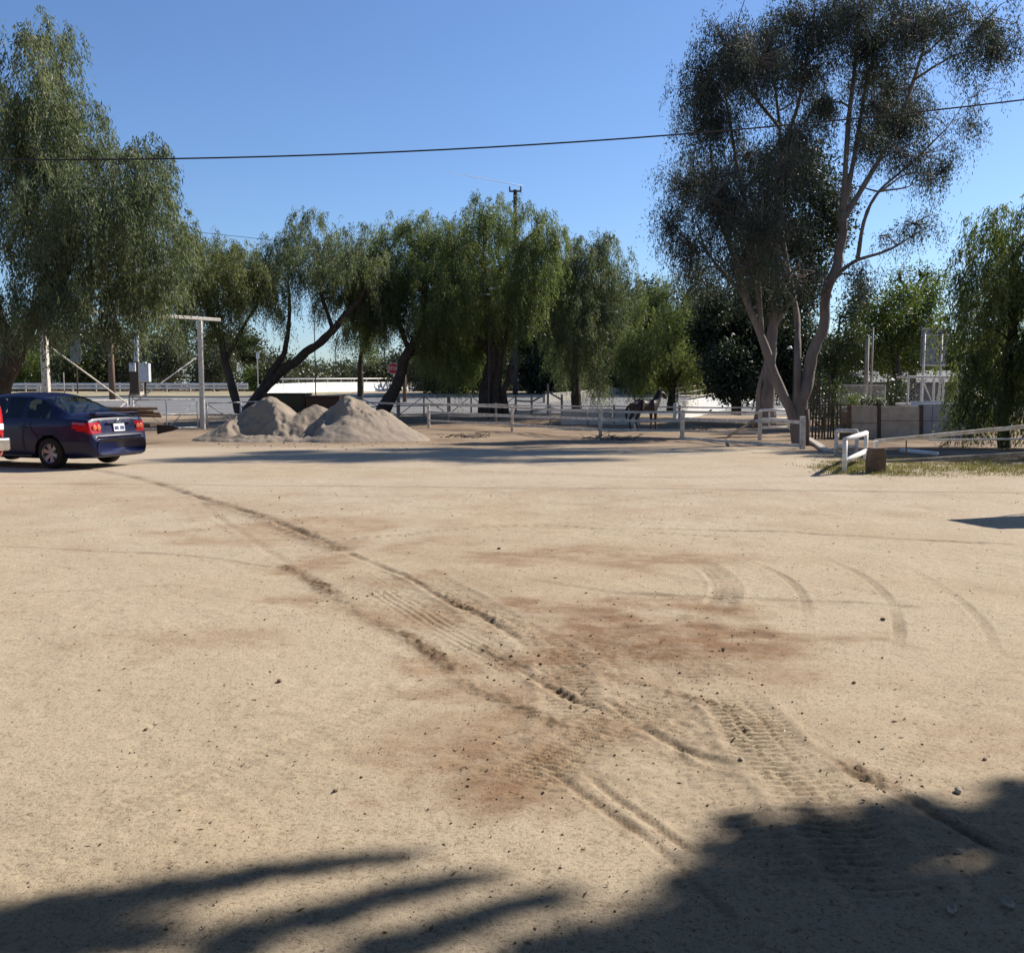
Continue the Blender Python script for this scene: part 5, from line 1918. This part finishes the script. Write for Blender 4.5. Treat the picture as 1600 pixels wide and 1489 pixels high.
# chain link cage
d = 38.6
a, e = P(1418, 633, d), P(1530, 633, d)
w, h = e[0] - a[0], vz(589, d) - vz(633, d)
root = thing("mesh_cage", a, "white framed mesh cage standing on the grey block wall", "cage")
b = MB(a)
for u in (1419, 1440, 1459, 1474, 1497, 1524):
    x = P(u, 600, d)[0]
    b.tube([(x, d, a[2]), (x, d, a[2] + h)], .045, 7)
for z in (0, h):
    b.tube([a + UP * z, e + UP * z], .045, 7)
    b.tube([a + UP * z, a + UP * z + [.5, 2.4, 0]], .045, 7)
    b.tube([a + UP * z + [.5, 2.4, 0], e + UP * z + [0, 2.4, 0]], .045, 7)
b.build("frame", M['bright_pipe'], root)
b = MB(a)
for (u, v, u2, v2) in ((1441, 593, 1456, 628), (1472, 593, 1463, 628)):
    b.tube([P(u, v, d - .05), P(u2, v2, d - .05)], .03, 6)
b.build("brace", M['bright_pipe'], root)
b = MB(a)
wire_mesh(b, a, X1, UP, w, h, .16, .006)
b.build("mesh", M['grey_pipe'], root)
b = MB(a)
b.box(((a[0] + e[0]) / 2, d - .06, a[2] + .04), (w * .93, .04, .24))
b.build("kick_board", M['white_conc'], root)
b = MB(a)
for x in (.3, w * .5, w - .3):
    b.tube([(a[0] + x, d + .2, float(g(d)) - .1), (a[0] + x, d + .2, a[2])], .05, 6)
b.build("post", M['grey_pipe'], root)
# shed with pale roof
c = onground(1445, 58)
root = thing("shed", c, "low shed with a pale sheet roof behind the cage", "shed")
b = MB()
b.box((0, 1.8, .95), (6.2, 3.6, 2.1))
b.build("wall", M['shed_wall'], root)
b = MB()
b.prism([(-.3, 1.95), (3.9, 2.7), (3.9, 2.78), (-.3, 2.03)], (-3.4, 0, 0), (0, 1, 0), UP, 6.8)
b.build("roof", M['roof'], root)
# stakes and hedge right of the eucalyptus
root = thing("stake_fence", onground(1278, 36), "row of dark upright stakes in the shade right of the eucalyptus", "fence")
ro = np.array(root.location)
for k in range(11):
    u = 1266 + k * 5 + rng.uniform(-1, 1)
    dd = 36 + rng.uniform(-.5, 1.2)
    b = MB(ro)
    p = onground(u, dd)
    b.tube([p, p + [rng.normal(0, .05), 0, rng.uniform(1.2, 2.6)]], .035, 6)
    b.build("stake", M['twig'], root)
for z in (.8, 1.3):
    b = MB(ro)
    b.tube([onground(1264, 36.2) + UP * z, onground(1322, 36.2) + UP * z], .03, 6)
    b.build("rail", M['twig'], root)
tree("hedge_shrub", "dark shrub behind the upright stakes right of the eucalyptus", (1285, 41), [([(1285, 665), (1286, 630)], .06, .03)],
     [(1278, 640, 20, 26), (1300, 650, 20, 24), (1272, 610, 16, 26), (1300, 615, 18, 22)], 41, M['lf_mid'], M['bark'], 'bush', dens=18, size=.9, depth=.8, seed=90, cat="shrub")
tree("hedge_shrub", "dark shrub under the shed roof between planter and cage", (1400, 45), [([(1400, 650), (1400, 620)], .08, .03)],
     [(1390, 620, 22, 22), (1420, 615, 22, 24), (1345, 610, 22, 22), (1500, 600, 20, 24)], 45, M['lf_dark'], M['bark'], 'bush', dens=18, size=1.0, depth=1.2, seed=91, cat="shrub")
# unseen canopy added and shaped so its corner shadow falls at the right edge
p = G(1529, 827)
tip = np.array([p[0] + 1.09 * 2.1, p[1] + .667 * 2.1, 0])
rz_, s, s2 = .30, 1.5, .42
cs, sn = math.cos(rz_), math.sin(rz_)
cen = tip - np.array([-s * cs + s2 * sn * -1, -s * sn + s2 * cs * -1, 0]) * 1.0
root = thing("added_canopy", (cen[0], cen[1], 0), "unseen narrow canopy added beyond the right edge to cast the pointed shadow", "canopy", rz=rz_)
b = MB()
b.add([(-s, -s2, 2.1), (s, -s2, 2.1), (s, s2, 2.1), (-s, s2, 2.1), (0, 0, 2.3), (-s, -s2, 2.0), (s, -s2, 2.0), (s, s2, 2.0), (-s, s2, 2.0)],
      [(0, 1, 4), (1, 2, 4), (2, 3, 4), (3, 0, 4), (5, 6, 1, 0), (6, 7, 2, 1), (7, 8, 3, 2), (8, 5, 0, 3)])
o = b.build("cover", M['canvas'], root)
sol = o.modifiers.new("thick", 'SOLIDIFY')
sol.thickness = .01
for i in (-1, 1):
    for j in (-1, 1):
        b = MB()
        b.tube([(i * (s - .06) + .4, j * (s2 - .06), 0), (i * (s - .06) + .4, j * (s2 - .06), 2.08)] if i < 0 else [(s - .06, j * (s2 - .06), 0), (s - .06, j * (s2 - .06), 2.08)], .02, 8)
        b.build("leg", M['grey_pipe'], root)

# ---------------------------------------------------------------- vehicles
def smooth1(a, s):
    k = np.exp(-.5 * (np.arange(-3 * s, 3 * s + 1) / s) ** 2)
    k /= k.sum()
    return np.convolve(np.pad(a, 3 * s, mode='edge'), k, 'valid')


def body_grid(st, dxr=.012):
    """st rows: x, ztop, zbelt, zbot, halfwidth, half top width. returns grid (nx, ns, 3) of the left half-section (y>0)"""
    st = np.array(st, float)
    L = st[-1, 0]
    x = np.concatenate([np.arange(0, .7, dxr), np.arange(.7, L - .5, .025), np.arange(L - .5, L + .001, dxr)])
    c = [smooth1(np.interp(x, st[:, 0], st[:, k]), 2) for k in range(1, 6)]
    zt, zb, z0, w, wt = c
    sec = []
    ctl = [(0, z0), (.84 * w, z0), (.965 * w, z0 + .06), (w, z0 + .45 * (zb - z0)), (.992 * w, zb - .10), (.955 * w, zb), (wt, zt - .05 * (zt - zb) / .5 - .008), (.6 * wt, zt - .004), (0 * w, zt)]
    per = [6, 4, 8, 8, 4, 14, 6, 8]
    ys_, zs_, seg = [], [], []
    for i, n in enumerate(per):
        for k in range(n):
            t = k / n
            ys_.append(ctl[i][0] * (1 - t) + ctl[i + 1][0] * t)
            zs_.append(ctl[i][1] * (1 - t) + ctl[i + 1][1] * t)
            seg.append(i)
    ys_.append(np.zeros_like(x))
    zs_.append(ctl[-1][1])
    ys_, zs_ = np.array(ys_), np.array(zs_)      # (ns, nx)
    for _ in range(2):
        y2, z2 = ys_.copy(), zs_.copy()
        y2[1:-1] = (ys_[:-2] + 2 * ys_[1:-1] + ys_[2:]) / 4
        z2[1:-1] = (zs_[:-2] + 2 * zs_[1:-1] + zs_[2:]) / 4
        ys_, zs_ = y2, z2
    return np.stack([np.repeat(x[:, None], len(ys_), 1), ys_.T, zs_.T], -1), np.array(seg)


def submesh(name, V, F, keep, mat, parent, smooth=True):
    f = F[keep]
    if not len(f):
        return None
    u, inv = np.unique(f, return_inverse=True)
    return mesh_np(name, V[u], inv.reshape(f.shape), mat, parent, smooth)


def wheel(root, x, y, r, side, rimm, wd=.2):
    b = MB()
    prof = [(r * .62, -.5), (r * .9, -.5), (r * .985, -.38), (r, -.2), (r, .2), (r * .985, .38), (r * .9, .5), (r * .62, .5)]
    b.lathe([(a, z * wd) for a, z in prof], 36, (x, y, r), 'Y')
    w = b.build("wheel", M['black'], root, smooth=True)
    b = MB()
    b.lathe([(0, .30), (r * .16, .33), (r * .2, .25), (r * .2, .1)], 20, (0, 0, 0), 'Y')
    b.lathe([(r * .66, .46), (r * .62, .50), (r * .57, .42), (r * .55, -.3), (0, -.3)], 36, (0, 0, 0), 'Y')
    for k in range(6):
        t = k * math.pi / 3 + .3
        for o_ in (-1, 1):
            b.bar((r * .1 * math.cos(t), .28, r * .1 * math.sin(t)), (r * .6 * math.cos(t + o_ * .10), .40, r * .6 * math.sin(t + o_ * .10)), .05 / .2 * .2, .045)
    b.v = [(p[0], p[1] * wd * side, p[2]) for p in b.v]
    rm = b.build("rim", rimm, w, smooth=False)
    rm.location = (x, y, r)
    return w


def make_vehicle(name, label, st, xw, r, wins, rear_glass, wind, lampf, paint, glass, rimm, loc, heading, extras):
    root = thing(name, loc, label, "car", rz=heading)
    Gd, seg = body_grid(st)
    nx_, ns = Gd.shape[:2]
    V = np.concatenate([Gd.reshape(-1, 3), Gd.reshape(-1, 3) * [1, -1, 1]])
    i = np.arange(nx_ * ns).reshape(nx_, ns)
    f = np.stack([i[:-1, :-1], i[1:, :-1], i[1:, 1:], i[:-1, 1:]], -1).reshape(-1, 4)
    sg = np.tile(seg[None], (nx_ - 1, 1)).reshape(-1)
    F = np.concatenate([f[:, ::-1], f + nx_ * ns])
    sg = np.concatenate([sg, sg])
    C = V[F].mean(1)
    W = np.interp(C[:, 0], [s[0] for s in st], [s[4] for s in st])
    ztop = np.interp(C[:, 0], [s[0] for s in st], [s[1] for s in st])
    zbelt = np.interp(C[:, 0], [s[0] for s in st], [s[2] for s in st])
    cat = np.zeros(len(F), int)
    for x0, x1, sl0, sl1 in wins:           # side windows, slanted edges
        h = (C[:, 2] - zbelt)
        m = (sg == 5) & (C[:, 0] > x0 + sl0 * h) & (C[:, 0] < x1 + sl1 * h) & (h > .03) & (C[:, 2] < ztop - .09) & (ztop - zbelt > .12)
        cat[m] = 1
    m = (sg >= 6) & (C[:, 0] > rear_glass[0]) & (C[:, 0] < rear_glass[1])
    cat[m] = 2
    m = (sg >= 6) & (C[:, 0] > wind[0]) & (C[:, 0] < wind[1])
    cat[m] = 3
    cat[lampf(C) & (sg >= 2)] = 4
    for x in xw:
        cat[(np.hypot(C[:, 0] - x, C[:, 2] - r) < r + .055) & (np.abs(C[:, 1]) > .45)] = 9
    cat[(C[:, 2] < .26) & (sg == 0) & (cat == 0)] = 0
    caps = []
    for e_ in (0, nx_ - 1):                 # close both ends
        lf, rt = i[e_], i[e_] + nx_ * ns
        caps.append(np.stack([lf[:-1], lf[1:], rt[1:], rt[:-1]], -1)[1:-1])
    caps = np.concatenate(caps)
    F = np.concatenate([F, caps])
    pad = lambda q_, v_: np.concatenate([q_, np.full(len(caps), v_)])
    cat, C = pad(cat, 0), np.concatenate([C, np.zeros((len(caps), 3))])
    sg = pad(sg, 0)
    submesh("body", V, F, cat == 0, paint, root)
    for s in (1, -1):
        sd = C[:, 1] * s > 0
        for k, (x0, x1, _, _) in enumerate(wins):
            submesh("side_window", V, F, (cat == 1) & sd & (C[:, 0] > x0 - .3) & (C[:, 0] < x1 + .01) & (C[:, 0] >= (wins[k - 1][1] if k else -1)), glass, root)
        submesh("tail_lamp", V, F, (cat == 4) & sd, extras['lamp'], root)
    submesh("rear_window", V, F, cat == 2, glass, root)
    submesh("windshield", V, F, cat == 3, glass, root)
    for x in xw:
        for s in (-1, 1):
            wv = st[len(st) // 2][4]
            wheel(root, x, s * (wv - .115), r, s, rimm)
            b = MB()
            b.lathe([(r + .06, wv - .02), (r + .06, .42), (0, .42)], 24, (0, 0, 0), 'Y')
            b.v = [(p[0] + x, p[1] * s, p[2] + r) for p in b.v if True]
            b.f = [q for q in b.f if min(b.v[j][2] for j in q) > .16]
            b.build("wheel_well", M['black'], root)
    return root


carpaint = paint_mat('blue_car_paint', (.003, .006, .044), .28, .30, .0)
lampm, nt, pb_ = nodes('red_lamp')
pb_.inputs["Base Color"].default_value = (.45, .012, .012, 1)
pb_.inputs["Roughness"].default_value = .12
pb_.inputs["Coat Weight"].default_value = 1
M['lamp_ring'] = surf('lamp_lens', (.75, .22, .10), (.6, .12, .07), 20, .15, 0)
M['chrome'] = surf('chrome', (.75, .75, .76), (.6, .6, .62), 8, .15, 0, metal=1)
M['rim'] = surf('alloy_rim', (.42, .40, .39), (.30, .28, .27), 9, .4, .05, metal=.7)
M['plate'] = surf('number_plate', (.72, .74, .78), (.66, .68, .74), 8, .5, 0)
M['plate_ink'] = surf('plate_ink', (.10, .13, .28), None, 8, .5, 0)
M['seat'] = surf('car_seat', (.06, .058, .056), None, 8, .9, .1)
M['black_trim'] = surf('black_trim', (.012, .012, .013), None, 8, .35, 0)
glassm = glass_mat('car_glass', (.68, .74, .72))
ST = [  # x, ztop, zbelt, zbottom, half width, half top width
    (0, .57, .51, .29, .66, .57), (.02, .60, .54, .25, .72, .63), (.05, .645, .60, .22, .755, .66), (.075, .66, .62, .215, .775, .69), (.10, .86, .82, .215, .785, .66),
    (.125, .97, .93, .21, .79, .64), (.16, 1.015, .95, .21, .80, .64), (.45, 1.045, .965, .20, .83, .66), (.60, 1.055, .965, .19, .84, .66), (.66, 1.08, .965, .19, .842, .655),
    (1.05, 1.285, .962, .185, .848, .60), (1.38, 1.425, .955, .18, .85, .56), (1.75, 1.475, .95, .18, .85, .565), (2.2, 1.485, .94, .18, .85, .57), (2.6, 1.455, .93, .18, .85, .57),
    (2.85, 1.38, .925, .18, .85, .58), (3.2, 1.18, .92, .18, .848, .63), (3.55, .99, .90, .18, .845, .70), (3.62, .965, .885, .18, .845, .71), (4.0, .90, .82, .19, .83, .70), (4.3, .80, .72, .2, .78, .64),
    (4.45, .66, .60, .22, .70, .56), (4.53, .50, .47, .32, .55, .45)]


def lamp_mask(C):
    z0 = .70 + .10 * np.clip((C[:, 0] - .12) / .4, 0, 1)
    return (C[:, 2] > z0) & (C[:, 2] < .905) & (np.abs(C[:, 1]) > .47) & (C[:, 0] < .47)


rr_ = onground(175.5, 20.1)
rl_ = np.array([-8.98, 18.75, 0])
hd = np.array([-.945, .326])
hd /= np.linalg.norm(hd)
rr_ = rl_ + 1.48 * np.array([hd[1], -hd[0], 0])
axm = (rr_[:2] + rl_[:2]) / 2
cp = axm - hd * 1.03
ang = math.atan2(hd[1], hd[0])
car = make_vehicle("sedan_car", "dark blue sedan parked at the left edge with its lit tail towards the lot", ST, (1.03, 3.63), .305,
                   [(1.02, 1.62, .55, .12), (1.72, 2.18, .10, .0), (2.26, 3.30, 0, -1.0)], (.68, 1.33), (2.9, 3.5), lamp_mask, carpaint, glassm, M['rim'],
                   (cp[0], cp[1], 0), ang, {'lamp': lampm})
car["category"] = "car"
# details on the tail
b = MB()
b.bar((.17, -.60, 1.075), (.17, .60, 1.075), .16, .028)
for s in (-1, 1):
    b.box((.19, s * .52, 1.05), (.12, .06, .05))
    b.box((.17, s * .585, 1.06), (.15, .03, .05))
b.build("spoiler", carpaint, car, bevel=.008)
b = MB()
b.box((.072, 0, .79), (.02, .305, .155), ry=.13)
pl_ = b.build("number_plate", M['plate'], car, bevel=.004)
b = MB()
for k in range(7):
    if k != 3:
        b.box((.058, (k - 3) * .038, .785), (.008, .022, .065), ry=.13)
b.build("plate_mark", M['plate_ink'], pl_)
b = MB()
for a0, b0, ry in ((.055, .036, 0), (.022, .036, 0)):
    pts = [(.079 + .02 * math.sin(t) * b0 / .036 * .13, a0 * math.cos(t), .925 + b0 * math.sin(t)) for t in np.linspace(0, 2 * math.pi, 21)]
    b.tube(pts, .008, 6)
b.box((.08, 0, .945), (.012, .10, .012))
b.build("emblem", M['chrome'], car, smooth=True)
b = MB()
for k in range(7):
    b.box((.105, -.44 - k * .022, .945), (.008, .013, .022), ry=.13)
b.box((.105, .47, .945), (.008, .07, .02), ry=.13)
b.build("lettering", M['chrome'], car)
b = MB()
b.bar((.083, -.33, .885), (.083, .33, .885), .03, .03)
b.build("boot_handle", carpaint, car, bevel=.008)
for s in (-1, 1):
    b = MB()
    for y in (.545, .645):
        b.lathe([(0, -.01), (.05, -.008), (.057, 0), (.05, .006)], 18, (.070 + (y - .5) * .08, s * y, .805), 'X')
    b.build("lamp_lens", M['lamp_ring'], car, smooth=True)
    b = MB()                              # door seams and handles
    for x0, x1 in ((1.66, 1.66), (2.22, 2.24)):
        b.tube([(x0 - .02, s * .858, .93), (x0, s * .864, .62), (x1, s * .850, .34)], .006, 5)
    b.tube([(1.30, s * .862, .62), (1.45, s * .862, .75), (1.52, s * .855, .93)], .006, 5)
    b.build("door_seam", M['black_trim'], car)
    for x in (1.55, 2.42):
        b = MB()
        b.bar((x, s * .868, .80), (x + .18, s * .868, .81), .03, .03)
        b.build("door_handle", carpaint, car, bevel=.01)
    b = MB()
    b.box((3.12, s * .93, .99), (.10, .17, .12))
    b.build("mirror", carpaint, car, bevel=.03)
    b = MB()
    b.bar((1.43, s * .852, .25), (3.22, s * .855, .25), .03, .05)
    b.build("sill_trim", M['black_trim'], car, bevel=.01)
    for x in (1.62, 2.5):
        b = MB()
        b.box((x, s * .36, .72), (.5, .48, .24))
        b.box((x - .22, s * .36, .98), (.13, .46, .52), ry=-.2)
        b.box((x - .28, s * .36, 1.27), (.08, .24, .15), ry=-.2)
        b.build("seat", M['seat'], car, bevel=.04)
b = MB()
b.box((2.1, 0, .45), (3.0, 1.5, .2))
b.box((.95, 0, .93), (.6, 1.2, .04))
b.build("cabin_floor", M['seat'], car)
b = MB()
b.bar((.03, -.66, .30), (.03, .66, .30), .05, .07)
b.build("bumper_valance", M['black_trim'], car, bevel=.01)
b = MB()
b.bar((.02, -.62, .63), (.02, .62, .63), .05, .012)
b.build("bumper_step", carpaint, car, bevel=.004)
b = MB()
b.tube([(1.42, 0, 1.44), (1.34, 0, 1.60)], [.008, .004], 5)
b.build("aerial", M['black_trim'], car)
b = MB()
b.tube([(.02, -.45, .25), (.25, -.45, .25)], .028, 8)
b.build("exhaust", M['chrome'], car)

# red vehicle whose tail corner just enters the frame at the far left
ST2 = [(0, .80, .74, .52, .80, .72), (.03, 1.30, 1.22, .46, .90, .84), (.08, 1.42, 1.34, .45, .93, .87), (.3, 1.45, 1.36, .42, .95, .88), (1.7, 1.46, 1.37, .40, .96, .89), (1.95, 1.50, 1.37, .4, .96, .88),
       (2.15, 1.75, 1.30, .4, .96, .76), (2.4, 1.86, 1.25, .4, .96, .74), (3.3, 1.86, 1.22, .4, .96, .74), (3.6, 1.72, 1.2, .4, .96, .78), (4.1, 1.22, 1.12, .4, .96, .84), (5.2, 1.10, 1.0, .42, .94, .84), (5.5, .85, .8, .48, .8, .7)]
redp = paint_mat('red_vehicle_paint', (.33, .014, .016), 1, .3, .1)
q = P(13, 690, 15.4)
rp = np.array([q[0], q[1]])
left = np.array([-hd[1], hd[0]])
cp2 = rp + left * .92 + hd * .02
trk = make_vehicle("red_pickup", "red vehicle with a pale bumper, only its tail corner showing at the far left edge", ST2, (1.3, 4.5), .38,
                   [(2.32, 2.9, .1, 0), (2.98, 4.0, 0, -.9)], (1.97, 2.2), (3.65, 4.05),
                   lambda C: (C[:, 2] > .86) & (C[:, 2] < 1.33) & (np.abs(C[:, 1]) > .74) & (C[:, 0] < .16), redp, glassm, M['rim'],
                   (cp2[0], cp2[1], 0), ang, {'lamp': lampm})
b = MB()
b.bar((-.06, -.84, .70), (-.06, .84, .70), .2, .2)
b.build("bumper", M['chrome'], trk, bevel=.03)
for s in (-1, 1):
    b = MB()
    b.box((.02, s * .80, .97), (.06, .12, .10))
    b.build("reverse_lamp", M['plate'], trk, bevel=.01)

# ---------------------------------------------------------------- horse
def skin(name, verts, edges, radii, mat, parent, sub=2):
    me = bpy.data.meshes.new(name)
    me.from_pydata(verts, edges, [])
    me.materials.append(mat)
    o = link(bpy.data.objects.new(name, me), parent)
    sk = o.modifiers.new("skin", 'SKIN')
    sk.use_smooth_shade = True
    for d_, r_2 in zip(me.skin_vertices[0].data, radii):
        d_.radius = r_2 if hasattr(r_2, '__len__') else (r_2, r_2)
    me.skin_vertices[0].data[0].use_root = True
    s_ = o.modifiers.new("sub", 'SUBSURF')
    s_.levels = s_.render_levels = sub
    return o


def horse():
    p = G(1006, 673)
    root = thing("horse", p, "dark brown horse standing side on behind the corral rails under a pepper tree", "horse", rz=.5)
    v, e, r = [], [], []

    def chain(pts, start=None):
        prev = start
        for q in pts:
            v.append(q[:3])
            r.append(q[3])
            if prev is not None:
                e.append((prev, len(v) - 1))
            prev = len(v) - 1
        return prev
    # trunk from withers area: root in mid barrel
    chain([(0, 0, 1.02, (.33, .30))])
    loin = chain([(-.30, 0, 1.06, (.31, .29)), (-.52, 0, 1.10, (.29, .27)), (-.68, 0, 1.04, (.19, .18))], 0)
    chest = chain([(.28, 0, 1.05, (.31, .29)), (.50, 0, 1.08, (.27, .25))], 0)
    head = chain([(.66, 0, 1.28, (.20, .16)), (.78, 0, 1.50, (.16, .12)), (.86, 0, 1.66, (.125, .10)), (1.00, 0, 1.62, (.12, .10)), (1.13, 0, 1.47, (.09, .075)), (1.20, 0, 1.37, (.075, .065))], chest)
    for s in (-1, 1):
        chain([(.48, s * .15, .92, .10), (.50, s * .16, .68, .075), (.50, s * .16, .48, .052), (.50, s * .16, .24, .036), (.51, s * .16, .13, .045), (.54, s * .16, .05, .055), (.55, s * .16, .0, .06)], chest)
    lo2 = 2
    for s in (-1, 1):
        x = -.04 if s > 0 else .06
        chain([(-.52 + x, s * .15, .92, .14), (-.44 + x, s * .16, .72, .095), (-.62 + x, s * .16, .50, .055), (-.60 + x, s * .16, .26, .038), (-.58 + x, s * .16, .13, .045), (-.54 + x, s * .16, .05, .055), (-.53 + x, s * .16, .0, .06)], lo2)
    coat = surf('horse_coat', (.030, .017, .012), (.016, .010, .008), 3, .55, .1, 60)
    skin("body", v, e, r, coat, root)
    hair = surf('horse_hair', (.012, .009, .008), None, 12, .7, .4)
    skin("tail", [(-.80, 0, 1.12), (-.92, 0, .98), (-.95, 0, .75), (-.92, 0, .5)], [(0, 1), (1, 2), (2, 3)], [.04, .06, .065, .025], hair, root)
    b = MB()
    pr_ = [(.50, 1.36), (.62, 1.58), (.78, 1.78), (.90, 1.79), (.84, 1.64), (.74, 1.46), (.64, 1.30)]
    b.prism(pr_, (0, .03, 0), (1, 0, 0), UP, .06)
    b.build("mane", hair, root, bevel=.02)
    for s in (-1, 1):
        b = MB()
        b.tube([(.88, s * .06, 1.72), (.885, s * .075, 1.81), (.89, s * .08, 1.89)], [.03, .028, .005], 7)
        b.build("ear", coat, root, smooth=True)
        b = MB()
        b.lathe([(0, -.02), (.018, 0), (0, .02)], 8, (1.00, s * .10, 1.63))
        b.build("eye", M['black_trim'], root)
    sock = surf('white_sock', (.55, .52, .48), None, 9, .8, .1)
    b = MB()
    b.tube([(-.62, -.16, .31), (-.61, -.16, .2), (-.59, -.16, .12), (-.57, -.16, .08)], [.043, .045, .053, .06], 10)
    b.build("sock", sock, root, smooth=True)
    sc_ = float(P(800, 625, p[1])[2] - p[2]) / 1.34
    root.scale = (sc_, sc_, sc_)


horse()
